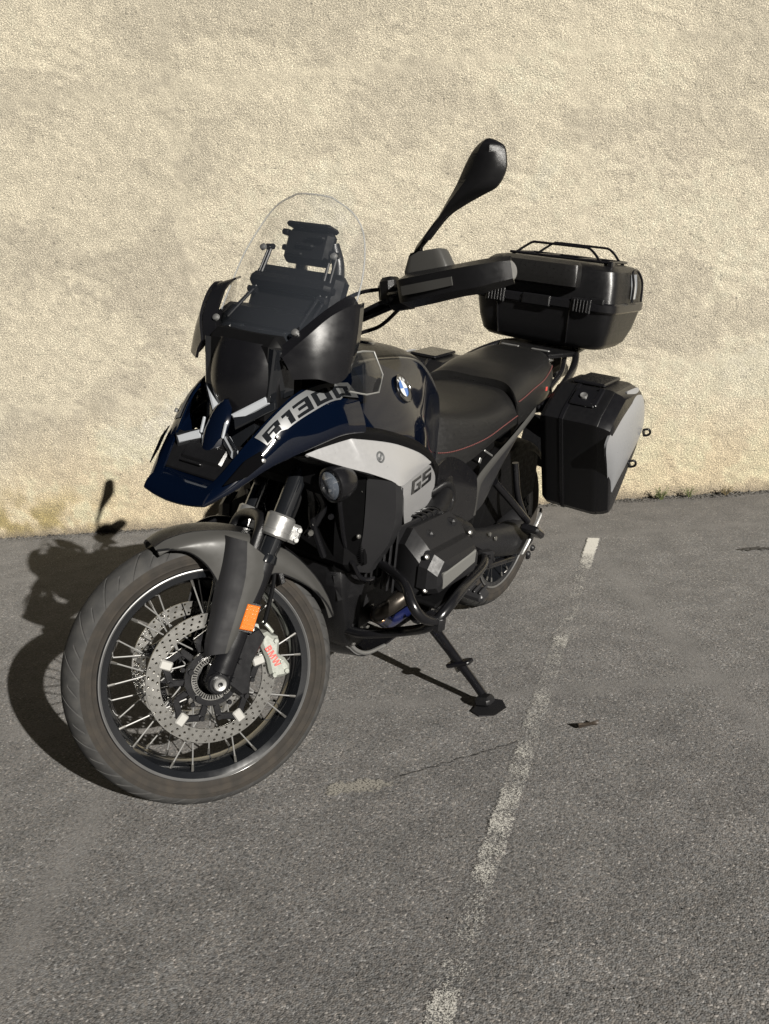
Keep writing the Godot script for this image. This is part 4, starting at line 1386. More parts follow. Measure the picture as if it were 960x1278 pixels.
func build_handlebar() -> void:
	var hb := holder("handlebar", bike, STEER)
	var bar := Mb.new()
	var path := [V(1.100, 1.120, 0.0), V(1.098, 1.121, -0.04), V(1.080, 1.128, -0.095), V(1.035, 1.150, -0.19), V(1.000, 1.166, -0.26), V(0.955, 1.176, -0.35), V(0.905, 1.182, -0.475)]
	bar.tube(Mb.cr(path, 6), 0.0125, 12)
	bar.merge(bar.mirrored())
	part("bar_tube", bar, M.satin, hb)
	var cl := Mb.new()
	cl.box(V(1.10, 1.105, 0), V(0.07, 0.07, 0.10), 0.015)
	cl.box(V(1.13, 1.05, 0), V(0.08, 0.06, 0.26), 0.02)
	for s in [-1.0, 1.0]:
		cl.cyl(V(1.145, 1.00, 0.107 * s), V(1.118, 1.078, 0.107 * s), 0.030, 0.030, 20, 0.004)
		cl.cyl(V(1.118, 1.078, 0.107 * s), V(1.113, 1.088, 0.107 * s), 0.022, 0.020, 20, 0.003)
	part("bar_clamp", cl, M.graphite, hb)
	for s in [-1.0, 1.0]:
		var left: bool = s < 0.0
		var fl := func(m: Mb) -> Mb: return m if left else m.mirrored()
		var gp := Mb.new()
		var rr := []
		var gpath := Mb.cr([V(0.994, 1.168, -0.272), V(0.955, 1.176, -0.35), V(0.912, 1.181, -0.458)], 12)
		for i in gpath.size(): rr.append(0.0175 + 0.0009 * (i % 2))
		gp.tube(gpath, rr, 14)
		part("grip", fl.call(gp), M.grip, hb)
		var ec := Mb.new()
		ec.cyl(V(0.912, 1.181, -0.458), V(0.900, 1.183, -0.492), 0.0185, 0.0215, 20, 0.004)
		part("bar_end", fl.call(ec), M.alu, hb)
		# switch cluster
		var sw := Mb.new()
		sw.box(V(1.020, 1.160, -0.228), V(0.050, 0.052, 0.066), 0.012, Basis(Vector3.UP, 0.36))
		sw.box(V(1.038, 1.180, -0.205), V(0.045, 0.062, 0.045), 0.010, Basis(Vector3.UP, 0.36))
		sw.box(V(1.032, 1.178, -0.172), V(0.04, 0.05, 0.03), 0.008, Basis(Vector3.UP, 0.36))
		part("switch_cluster", fl.call(sw), M.plastic, hb)
		# fluid reservoir, tapering upwards
		var rv := Mb.new()
		var rows := []
		for q in [[1.205, 0.0], [1.215, 0.0], [1.246, 0.22], [1.252, 0.30]]:
			var f: float = q[1]
			var c := V(0.990, q[0], -0.306)
			var ax := V(-0.46, 0.0, -0.89)
			var ay := V(0.89, 0.0, -0.46)
			var ring := PackedVector3Array()
			for k in 20:
				var a := TAU * k / 20.0
				ring.append(c + ax * (0.058 * (1.0 - f)) * sign(cos(a)) * pow(absf(cos(a)), 0.45) + ay * (0.027 * (1.0 - f * 0.7)) * sign(sin(a)) * pow(absf(sin(a)), 0.45))
			rows.append(ring)
		rv.loft(rows)
		part("fluid_reservoir", fl.call(rv), M.granite, hb)
		# lever
		var lv := Mb.new()
		lv.tube(Mb.cr([V(1.050, 1.172, -0.20), V(1.045, 1.168, -0.27), V(1.012, 1.166, -0.35), V(0.975, 1.168, -0.44)], 5), [0.008, 0.008, 0.007, 0.0065], 8)
		part("lever", fl.call(lv), M.satin, hb)
		# hand guard: broad shield round the front, wrapping to the bar end
		var hg := Mb.new()
		var g := [
			[V(1.020, 1.197, -0.262), V(1.045, 1.188, -0.270), V(1.040, 1.152, -0.268), V(1.015, 1.144, -0.260)],
			[V(1.030, 1.201, -0.285), V(1.058, 1.190, -0.296), V(1.052, 1.148, -0.294), V(1.025, 1.140, -0.285)],
			[V(1.005, 1.201, -0.345), V(1.034, 1.190, -0.360), V(1.028, 1.151, -0.358), V(1.000, 1.143, -0.345)],
			[V(0.975, 1.202, -0.405), V(1.002, 1.192, -0.422), V(0.996, 1.156, -0.420), V(0.970, 1.148, -0.405)],
			[V(0.952, 1.203, -0.450), V(0.974, 1.194, -0.464), V(0.968, 1.157, -0.462), V(0.946, 1.149, -0.450)],
			[V(0.924, 1.204, -0.480), V(0.940, 1.196, -0.492), V(0.935, 1.163, -0.490), V(0.919, 1.156, -0.480)],
			[V(0.904, 1.203, -0.496), V(0.914, 1.197, -0.506), V(0.910, 1.166, -0.505), V(0.899, 1.161, -0.496)],
		]
		hg.patch(g, 1, 4, 0.008)
		part("hand_guard", fl.call(hg), M.plastic, hb, 24.0)
		var gi := Mb.new()
		gi.patch([[V(1.0625, 1.178, -0.303), V(1.0605, 1.158, -0.3025)], [V(1.0395, 1.179, -0.362), V(1.0375, 1.159, -0.3615)], [V(1.0065, 1.181, -0.424), V(1.0045, 1.163, -0.4235)]], 2, 3, 0.004)
		part("guard_insert", fl.call(gi), M.granite, hb)
	# cables and hoses from the bar ends of the clusters to the steering head
	for q in [
		[V(1.035, 1.165, -0.235), V(1.075, 1.150, -0.190), V(1.115, 1.120, -0.120), V(1.150, 1.050, -0.075)],
		[V(1.022, 1.140, -0.215), V(1.050, 1.105, -0.160), V(1.095, 1.085, -0.100), V(1.140, 1.020, -0.060)],
		[V(1.030, 1.190, -0.170), V(1.085, 1.185, -0.120), V(1.135, 1.150, -0.080), V(1.165, 1.080, -0.060)],
		[V(1.035, 1.165, 0.235), V(1.075, 1.150, 0.190), V(1.115, 1.120, 0.120), V(1.150, 1.050, 0.075)],
		[V(1.022, 1.140, 0.215), V(1.050, 1.105, 0.160), V(1.095, 1.085, 0.100), V(1.140, 1.020, 0.060)]]:
		var cb := Mb.new()
		cb.tube(Mb.cr(q, 6), 0.0048, 8)
		part("control_cable", cb, M.satin, hb)
	# mirrors
	for s in [-1.0, 1.0]:
		var left: bool = s < 0.0
		var mr := holder("mirror", bike, STEER)
		var st := Mb.new()
		st.tube(Mb.cr([V(1.006, 1.245, -0.288), V(1.008, 1.262, -0.300), V(1.017, 1.272, -0.345), V(1.004, 1.302, -0.384), V(0.996, 1.316, -0.405)], 5), [0.013, 0.012, 0.011, 0.0098, 0.0088, 0.0080, 0.0076, 0.0074, 0.0072], 12)
		st.cyl(V(1.004, 1.232, -0.285), V(1.007, 1.256, -0.294), 0.014, 0.012, 16, 0.003)
		part("mirror_stem", st if left else st.mirrored(), M.satin, mr)
		# head: outline in the plane across, tapering into the stem
		var hd := Mb.new()
		var out := [
			[V(1.019, 1.274, -0.344), V(1.015, 1.268, -0.353)], [V(1.006, 1.302, -0.376), V(0.995, 1.306, -0.399)],
			[V(0.996, 1.329, -0.400), V(0.977, 1.324, -0.439)], [V(0.987, 1.355, -0.422), V(0.959, 1.337, -0.478)],
			[V(0.980, 1.380, -0.439), V(0.945, 1.348, -0.508)], [V(0.973, 1.405, -0.456), V(0.937, 1.373, -0.528)],
			[V(0.967, 1.422, -0.472), V(0.936, 1.396, -0.534)], [V(0.959, 1.433, -0.489), V(0.937, 1.419, -0.533)],
			[V(0.953, 1.439, -0.503), V(0.944, 1.433, -0.521)], [V(0.9495, 1.4395, -0.511), V(0.9485, 1.4385, -0.513)]]
		var back := V(0.90, -0.05, -0.43).normalized()
		var rows := []
		for i in out.size():
			var a: Vector3 = out[i][0]; var b: Vector3 = out[i][1] + (out[i][1] - out[i][0]) * 0.08
			var w := a.distance_to(b)
			var dome: float = min(0.024, w * 0.42)
			rows.append([a, a.lerp(b, 0.10) + back * dome * 0.55, a.lerp(b, 0.34) + back * dome, a.lerp(b, 0.66) + back * dome * 0.95, a.lerp(b, 0.86) + back * dome * 0.55, b, b - back * 0.006, a.lerp(b, 0.5) - back * 0.008, a - back * 0.006])
		var cols := []
		for k in 9:
			var col := []
			for q in rows: col.append(q[k])
			cols.append(Mb.cr(col, 4))
		var fine := []
		for i in cols[0].size():
			var ring := PackedVector3Array()
			for k in 9: ring.append(cols[k][i])
			fine.append(ring)
		hd.loft(fine)
		part("mirror_head", hd if left else hd.mirrored(), M.plastic, mr, 32.0)

# mirrored strip from half sections: each section is [x, [[y, z], ...]] from the centre outwards
func half_rows(secs: Array) -> Array:
	var ctrl := []
	for s in secs:
		var row := []
		var h: Array = s[1]
		for i in range(h.size() - 1, 0, -1): row.append(V(s[0] + (h[i][2] if h[i].size() > 2 else 0.0), h[i][0], -h[i][1]))
		for i in h.size(): row.append(V(s[0] + (h[i][2] if h[i].size() > 2 else 0.0), h[i][0], h[i][1]))
		ctrl.append(row)
	return ctrl

func build_tank() -> void:
	var tk := holder("fuel_tank", bike)
	var m := Mb.new()
	var tsec := half_rows([
		[1.300, [[1.054, 0], [1.050, 0.05], [1.030, 0.092], [0.985, 0.132], [0.935, 0.158], [0.890, 0.162]]],
		[1.200, [[1.072, 0], [1.068, 0.06], [1.048, 0.100], [0.988, 0.148], [0.915, 0.184], [0.850, 0.192]]],
		[1.100, [[1.076, 0], [1.071, 0.06], [1.052, 0.101], [0.985, 0.153], [0.900, 0.196], [0.825, 0.206]]],
		[1.000, [[1.068, 0], [1.064, 0.06], [1.047, 0.100], [0.980, 0.149], [0.890, 0.196], [0.800, 0.204]]],
		[0.900, [[1.060, 0], [1.057, 0.060], [1.042, 0.098], [0.965, 0.136], [0.870, 0.178], [0.770, 0.186]]],
		[0.820, [[1.040, 0], [1.037, 0.056], [1.022, 0.094], [0.945, 0.124], [0.850, 0.154], [0.750, 0.160]]],
		[0.750, [[0.994, 0], [0.991, 0.052], [0.976, 0.090], [0.905, 0.112], [0.820, 0.126], [0.740, 0.130]]],
		[0.685, [[0.938, 0], [0.934, 0.050], [0.922, 0.086], [0.865, 0.100], [0.795, 0.106], [0.730, 0.110]]],
	])
	m.patch(tsec, 5, 6, 0.004)
	part("tank_shell", m, M.blue, tk, 40.0)
	var cov := Mb.new()
	cov.patch(half_rows([
		[1.290, [[1.068, 0], [1.064, 0.055], [1.044, 0.108], [1.030, 0.116]]],
		[1.180, [[1.083, 0], [1.078, 0.055], [1.060, 0.103], [1.044, 0.110]]],
		[1.050, [[1.080, 0], [1.075, 0.055], [1.060, 0.094], [1.046, 0.100]]],
		[0.920, [[1.070, 0], [1.066, 0.052], [1.052, 0.092], [1.038, 0.099]]],
		[0.825, [[1.049, 0], [1.045, 0.048], [1.031, 0.089], [1.016, 0.096]]],
		[0.745, [[1.000, 0], [0.996, 0.044], [0.982, 0.084], [0.966, 0.091]]],
		[0.690, [[0.950, 0], [0.946, 0.040], [0.934, 0.078], [0.918, 0.084]]],
	]), 5, 5, 0.004)
	part("tank_cover", cov, M.plastic, tk, 40.0)
	for s in [-1.0, 1.0]:
		var edge := Mb.new()
		edge.tube(Mb.cr([V(1.15, 1.054, 0.1075 * s), V(1.05, 1.052, 0.098 * s), V(0.92, 1.043, 0.097 * s), V(0.825, 1.021, 0.0945 * s), V(0.745, 0.971, 0.090 * s), V(0.69, 0.923, 0.083 * s)], 6), 0.0042, 8)
		part("cover_edge", edge, M.steel, tk)
	var cap := Mb.new()
	cap.lathe([[0.0001, 0.018], [0.030, 0.018], [0.038, 0.012], [0.040, 0.0]], 32, Transform3D(Basis(Vector3.RIGHT, -PI / 2), V(0.98, 1.064, 0)))
	part("filler_cap", cap, M.steel, tk)
	var cn := Mb.new()
	cn.box(V(1.185, 1.094, 0), V(0.19, 0.030, 0.150), 0.010, Basis(Vector3.BACK, -0.03))
	cn.box(V(1.085, 1.088, 0), V(0.05, 0.022, 0.110), 0.008)
	part("tank_console", cn, M.gloss, tk)
	var ce := Mb.new()
	ce.tube([V(1.275, 1.108, 0.066), V(1.275, 1.108, -0.066), V(1.10, 1.104, -0.070), V(1.10, 1.104, 0.066)], 0.0030, 6)
	part("console_edge", ce, M.steel, tk)
	# round emblems, one on each side
	var trows := Mb.refine(tsec, 5, 6)
	for s in [-1.0, 1.0]:
		var em := holder("emblem", tk)
		var best := 9.0
		var c := Vector3.ZERO; var nrm := Vector3.ZERO
		for i in range(1, trows.size() - 1):
			for k in range(1, trows[i].size() - 1):
				var d: float = trows[i][k].distance_to(V(1.006, 0.980, 0.147 * s))
				if d < best:
					best = d
					c = trows[i][k]
					nrm = (trows[i][k + 1] - trows[i][k - 1]).cross(trows[i + 1][k] - trows[i - 1][k]).normalized()
		if nrm.z * s < 0.0: nrm = -nrm
		c += nrm * 0.003
		var ux := V(s, 0, 0); ux = (ux - nrm * ux.dot(nrm)).normalized()
		var bs := Basis(ux, nrm.cross(ux), nrm)
		var xf := Transform3D(bs, c)
		var ring := Mb.new()
		ring.lathe([[0.0001, 0.0015], [0.024, 0.0015], [0.0355, 0.003], [0.037, 0.0], [0.037, -0.01]], 48, xf)
		part("emblem_ring", ring, M.gloss, em)
		var rim := Mb.new()
		rim.lathe([[0.0355, 0.003], [0.0365, 0.0042], [0.0378, 0.003], [0.0378, -0.008]], 48, xf)
		rim.lathe([[0.0218, 0.002], [0.0226, 0.0034], [0.0234, 0.002]], 48, xf)
		part("emblem_rim", rim, M.chrome, em)
		for q in 4:
			var qm := Mb.new()
			for k in 8:
				var a0 := PI / 2 * q + PI / 16 * k; var a1 := a0 + PI / 16
				qm.tri(xf * V(0, 0, 0.0028), xf * V(cos(a0) * 0.0222, sin(a0) * 0.0222, 0.0024), xf * V(cos(a1) * 0.0222, sin(a1) * 0.0222, 0.0024))
			part("emblem_quarter", qm, M.badge_blue if q % 2 == 1 else M.white, em, 60.0)
		var ltr := ["B", "M", "W"]
		for k in 3:
			var a := PI / 2 + (0.62 - 0.62 * k)
			var o := xf * Transform3D(Basis(Vector3.BACK, a - PI / 2), V(cos(a) * 0.0262, sin(a) * 0.0262, 0.0028))
			put("emblem_letter", text_mesh(ltr[k], 0.0085, 0.0006), M.white, em, o * Transform3D(Basis.IDENTITY, V(0, 0.0, 0)))

	# black trim that runs along the silver wing and down behind it
	var tr := Mb.new()
	var tp := [V(1.400, 0.912, -0.176), V(1.313, 0.926, -0.196), V(1.265, 0.924, -0.204), V(1.160, 0.902, -0.222), V(1.040, 0.862, -0.230), V(0.960, 0.824, -0.228), V(0.828, 0.739, -0.196), V(0.801, 0.671, -0.188), V(0.811, 0.597, -0.182), V(0.923, 0.573, -0.190)]
	var lo := [V(1.402, 0.896, -0.178), V(1.302, 0.907, -0.194), V(1.270, 0.906, -0.204), V(1.154, 0.882, -0.226), V(1.035, 0.840, -0.239), V(0.960, 0.800, -0.240), V(0.865, 0.737, -0.203), V(0.849, 0.686, -0.196), V(0.861, 0.623, -0.190), V(0.957, 0.591, -0.198)]
	var inn := [V(1.39, 0.915, -0.16), V(1.30, 0.930, -0.175), V(1.25, 0.928, -0.18), V(1.15, 0.908, -0.19), V(1.02, 0.872, -0.185), V(0.93, 0.835, -0.180), V(0.850, 0.785, -0.175), V(0.805, 0.715, -0.17), V(0.80, 0.640, -0.17), V(0.85, 0.585, -0.17)]
	var tc := []
	for i in tp.size(): tc.append([lo[i], tp[i], inn[i]])
	tr.patch(tc, 4, 4, 0.004)
	pair("tank_trim", tr, M.dark, bike, 32.0)

func build_wings() -> void:
	# silver wing: upper face and downward fin, folded along a line
	for side in [0, 1]:
		var w := holder("silver_wing", bike)
		var up := Mb.new()
		var hi := [V(1.425, 0.890, -0.172), V(1.371, 0.900, -0.182), V(1.300, 0.908, -0.190), V(1.272, 0.907, -0.200), V(1.156, 0.883, -0.222), V(1.099, 0.865, -0.230), V(1.037, 0.841, -0.236), V(0.994, 0.821, -0.237), V(0.966, 0.803, -0.238)]
		var lw := [V(1.421, 0.887, -0.176), V(1.365, 0.865, -0.196), V(1.294, 0.840, -0.222), V(1.255, 0.827, -0.236), V(1.190, 0.801, -0.257), V(1.157, 0.783, -0.266), V(1.085, 0.789, -0.256), V(1.020, 0.794, -0.246), V(0.967, 0.799, -0.239)]
		var ctrl := []
		for i in hi.size():
			var bow: Vector3 = (V(0.02, 0.05, -0.10)).normalized() * hi[i].distance_to(lw[i]) * 0.055
			ctrl.append([hi[i], hi[i].lerp(lw[i], 0.5) + bow, lw[i]])
		up.patch(ctrl, 5, 4, -0.006)
		part("wing_top", up if side == 0 else up.mirrored(), M.silver, w, 30.0)
		var fin := Mb.new()
		var fc := [
			[V(1.152, 0.777, -0.264), V(1.083, 0.783, -0.254), V(1.008, 0.785, -0.240), V(0.933, 0.786, -0.224)],
			[V(1.124, 0.743, -0.258), V(1.038, 0.736, -0.240), V(0.949, 0.734, -0.220), V(0.861, 0.736, -0.201)],
			[V(1.094, 0.690, -0.246), V(1.006, 0.682, -0.226), V(0.920, 0.679, -0.208), V(0.845, 0.684, -0.194)],
			[V(1.054, 0.644, -0.230), V(0.990, 0.634, -0.215), V(0.924, 0.628, -0.202), V(0.857, 0.622, -0.188)],
			[V(1.004, 0.598, -0.208), V(0.993, 0.596, -0.206), V(0.974, 0.593, -0.203), V(0.961, 0.593, -0.200)],
		]
		fin.patch(fc, 5, 5, 0.006)
		part("wing_fin", fin if side == 0 else fin.mirrored(), M.silver, w, 30.0)
		# slanted strokes of the lettering, wide and low, laid on the fin
		var s := -1.0 if side == 0 else 1.0
		var frows := Mb.refine(fc, 5, 5)
		var gl := Mb.new()
		var strokes := [
			[[0.00, 0.0, 0.13, 1.0], [0.13, 0.0, 0.45, 0.20], [0.13, 0.80, 0.45, 1.0], [0.33, 0.48, 0.45, 0.80], [0.24, 0.44, 0.45, 0.60]],
			[[0.54, 0.0, 1.0, 0.20], [0.54, 0.20, 0.68, 0.41], [0.54, 0.41, 1.0, 0.60], [0.86, 0.60, 1.0, 0.80], [0.52, 0.80, 1.0, 1.0]]]
		for g in strokes:
			for q in g:
				for e in 3:
					var ua: float = lerp(q[0], q[2], e / 3.0); var ub: float = lerp(q[0], q[2], (e + 1) / 3.0)
					var P := func(u: float, v: float, up_: float) -> Vector3:
						var uu: float = 0.26 + u * 0.62 + (0.5 - v) * 0.10
						if side == 1: uu = 0.26 + (1.0 - u) * 0.62 - (0.5 - v) * 0.10
						return on_sheet(frows, uu, 0.035 + v * 0.225, up_, -1.0)
					gl.quad(P.call(ua, q[1], 0.0016), P.call(ub, q[1], 0.0016), P.call(ub, q[3], 0.0016), P.call(ua, q[3], 0.0016))
					gl.quad(P.call(ua, q[1], 0.0016), P.call(ub, q[1], 0.0016), P.call(ub, q[1], 0.0), P.call(ua, q[1], 0.0))
					gl.quad(P.call(ua, q[3], 0.0016), P.call(ub, q[3], 0.0016), P.call(ub, q[3], 0.0), P.call(ua, q[3], 0.0))
		part("lettering", gl if side == 0 else gl.mirrored(), M.gloss, w, 30.0)
		var urows := Mb.refine(ctrl, 5, 4)
		var em := Mb.new()
		var e0 := on_sheet(urows, 0.46, 0.445, 0.0, -1.0); var e1 := on_sheet(urows, 0.46, 0.445, 1.0, -1.0)
		var ec := e0 * V(1, 1, -s); var en := (e1 - e0).normalized() * V(1, 1, -s)
		var ex := V(1, 0, 0); ex = (ex - en * ex.dot(en)).normalized()
		var xf := Transform3D(Basis(ex, en.cross(ex), en), ec)
		em.lathe([[0.009, 0.001], [0.0105, 0.003], [0.0125, 0.003], [0.014, 0.001]], 28, xf)
		em.box(xf * V(0, 0, 0.0015), V(0.016, 0.004, 0.003), 0.0008, xf.basis * Basis(Vector3.BACK, 0.8))
		em.box(xf * V(0.004, 0.003, 0.0015), V(0.010, 0.0035, 0.003), 0.0008, xf.basis * Basis(Vector3.BACK, -0.5))
		part("wing_emblem", em, M.inset, w)
		var bl := Mb.new()
		bolt(bl, V(1.012, 0.590, 0.224 * s), V(0.1, 0.1, s), 0.010)
		bl.tube([V(0.985, 0.602, 0.21 * s), V(0.925, 0.618, 0.20 * s)], 0.009, 10)
		part("wing_bolt", bl, M.alu, w)
		# matte shroud in front of and under the fin
		var sh := Mb.new()
		var sc := [
			[V(1.235, 0.815, -0.215), V(1.178, 0.794, -0.262), V(1.142, 0.774, -0.264)],
			[V(1.205, 0.730, -0.200), V(1.150, 0.712, -0.254), V(1.112, 0.700, -0.252)],
			[V(1.180, 0.640, -0.185), V(1.128, 0.624, -0.234), V(1.076, 0.632, -0.232)],
			[V(1.160, 0.560, -0.165), V(1.120, 0.548, -0.190), V(1.060, 0.570, -0.205)],
			[V(1.145, 0.520, -0.155), V(1.110, 0.512, -0.172), V(1.060, 0.530, -0.185)],
		]
		sh.patch(sc, 1, 5, 0.006)
		part("radiator_shroud", sh if side == 0 else sh.mirrored(), M.graphite, bike, 30.0)
		var si := Mb.new()
		si.patch([[V(1.235, 0.815, -0.213), V(1.260, 0.800, -0.15)], [V(1.180, 0.640, -0.183), V(1.21, 0.63, -0.12)], [V(1.145, 0.520, -0.153), V(1.17, 0.52, -0.10)]], 4, 4, 0.004)
		part("shroud_inner", si if side == 0 else si.mirrored(), M.dark, bike)
		var un := Mb.new()
		un.patch([[V(1.415, 0.886, -0.174), V(1.41, 0.878, -0.15), V(1.40, 0.870, -0.12)], [V(1.355, 0.863, -0.196), V(1.345, 0.850, -0.17), V(1.34, 0.845, -0.12)], [V(1.24, 0.822, -0.238), V(1.24, 0.812, -0.20), V(1.23, 0.81, -0.14)]], 4, 4, 0.004)
		part("wing_underside", un if side == 0 else un.mirrored(), M.plastic, bike)
	# radiators with fins and dark frame mass behind
	var rad := Mb.new()
	for s in [-1.0, 1.0]:
		for k in 48:
			rad.box(V(1.155 + k * 0.0013, 0.56 + k * 0.0055, 0.105 * s), V(0.02, 0.0014, 0.150), 0.0004)
		rad.box(V(1.180, 0.69, 0.105 * s), V(0.012, 0.29, 0.156), 0.003, Basis(Vector3.BACK, -0.24))
	part("radiator", rad, M.dark, bike)
	var mass := Mb.new()
	mass.box(V(1.11, 0.70, 0), V(0.16, 0.36, 0.34), 0.03)
	mass.box(V(1.20, 0.84, 0), V(0.26, 0.16, 0.32), 0.03)
	mass.box(V(0.90, 0.68, 0), V(0.30, 0.28, 0.28), 0.04)
	mass.box(V(0.50, 0.55, 0), V(0.26, 0.26, 0.24), 0.03)
	mass.box(V(0.72, 0.60, 0), V(0.30, 0.24, 0.30), 0.04)
	mass.cyl(V(1.10, 1.06, 0), V(1.24, 0.78, 0), 0.05, 0.05, 20, 0.01)
	for s in [-1.0, 1.0]:
		mass.tube([V(1.15, 0.95, 0.06 * s), V(1.00, 0.66, 0.13 * s), V(0.78, 0.50, 0.14 * s)], 0.022, 12)
	part("main_frame", mass, M.dark, bike)
	var hoses := Mb.new()
	for s in [-1.0, 1.0]:
		hoses.tube(Mb.cr([V(1.29, 0.78, 0.08 * s), V(1.24, 0.71, 0.10 * s), V(1.24, 0.62, 0.06 * s)], 5), 0.011, 10)
		bolt(hoses, V(1.245, 0.690, 0.13 * s), V(1, 0, 0.3 * s), 0.008)
	part("cooling_hose", hoses, M.satin, bike)
	var bl2 := Mb.new()
	bolt(bl2, V(1.262, 0.640, -0.085), V(1, 0, -0.7), 0.008)
	part("frame_bolt", bl2, M.steel, bike)

	# wiring and hoses that fill the space round radiator and fork
	for q in [
		[[V(1.300, 0.860, -0.12), V(1.270, 0.780, -0.155), V(1.235, 0.700, -0.150), V(1.185, 0.600, -0.140), V(1.120, 0.520, -0.150)], 0.007],
		[[V(1.320, 0.850, -0.06), V(1.290, 0.750, -0.095), V(1.250, 0.660, -0.080), V(1.200, 0.560, -0.085)], 0.009],
		[[V(1.340, 0.800, -0.170), V(1.290, 0.800, -0.180), V(1.250, 0.840, -0.160), V(1.200, 0.870, -0.130)], 0.005],
		[[V(1.180, 0.560, -0.160), V(1.130, 0.500, -0.165), V(1.080, 0.500, -0.185), V(1.040, 0.540, -0.190)], 0.006],
		[[V(0.880, 0.500, -0.180), V(0.800, 0.470, -0.175), V(0.730, 0.440, -0.170), V(0.640, 0.440, -0.160)], 0.009],
		[[V(0.860, 0.440, -0.190), V(0.780, 0.400, -0.180), V(0.700, 0.400, -0.175), V(0.610, 0.380, -0.160)], 0.006]]:
		var wr := Mb.new()
		wr.tube(Mb.cr(q[0], 6), q[1], 8)
		part("frame_hose", wr, M.satin, bike)
	bolts("frame_screw", [V(1.222, 0.770, -0.198), V(1.196, 0.640, -0.182), V(0.82, 0.52, -0.178), V(0.74, 0.50, -0.17), V(0.70, 0.44, -0.17)], V(0.3, 0.1, -1), 0.0062, M.steel, bike)

	# auxiliary lamps under the beak
	for s in [-1.0, 1.0]:
		var al := holder("auxiliary_lamp", bike, Transform3D(Basis.IDENTITY, V(1.336, 0.812, 0.200 * s)))
		var b := Basis(Vector3.UP, 0.22 * s) * Basis(Vector3.BACK, -0.12)
		var xf := Transform3D(b * Basis(Vector3.UP, PI / 2), Vector3.ZERO)
		var hs := Mb.new()
		hs.lathe([[0.0001, -0.050], [0.018, -0.048], [0.030, -0.036], [0.041, -0.010], [0.043, 0.010], [0.041, 0.020], [0.036, 0.022], [0.034, 0.012]], 36, xf)
		for k in 5: hs.box(xf * V(0, 0, -0.040 + k * 0.007), V(0.082 - 0.006 * (4 - k), 0.002, 0.004), 0.0008, xf.basis * Basis(Vector3.BACK, PI / 2))
		hs.tube(Mb.cr([V(-0.03, 0.02, 0), V(-0.04, 0.055, -0.01 * s), V(-0.03, 0.085, -0.03 * s)], 5), 0.010, 10)
		part("lamp_housing", hs, M.satin, al)
		var rf := Mb.new()
		for k in 3:
			var a := TAU * k / 3.0 + 0.5
			rf.lathe([[0.003, -0.002], [0.009, 0.004], [0.0145, 0.013]], 20, xf * Transform3D(Basis.IDENTITY, V(cos(a) * 0.0165, sin(a) * 0.0165, 0.0)))
		rf.box(xf * V(0, 0, 0.011), V(0.005, 0.060, 0.003), 0.001, xf.basis)
		part("lamp_reflector", rf, M.chrome, al)
		var gl := Mb.new()
		gl.lathe([[0.0001, 0.026], [0.018, 0.0245], [0.0345, 0.019]], 32, xf)
		part("lamp_lens", gl, M.clear, al)

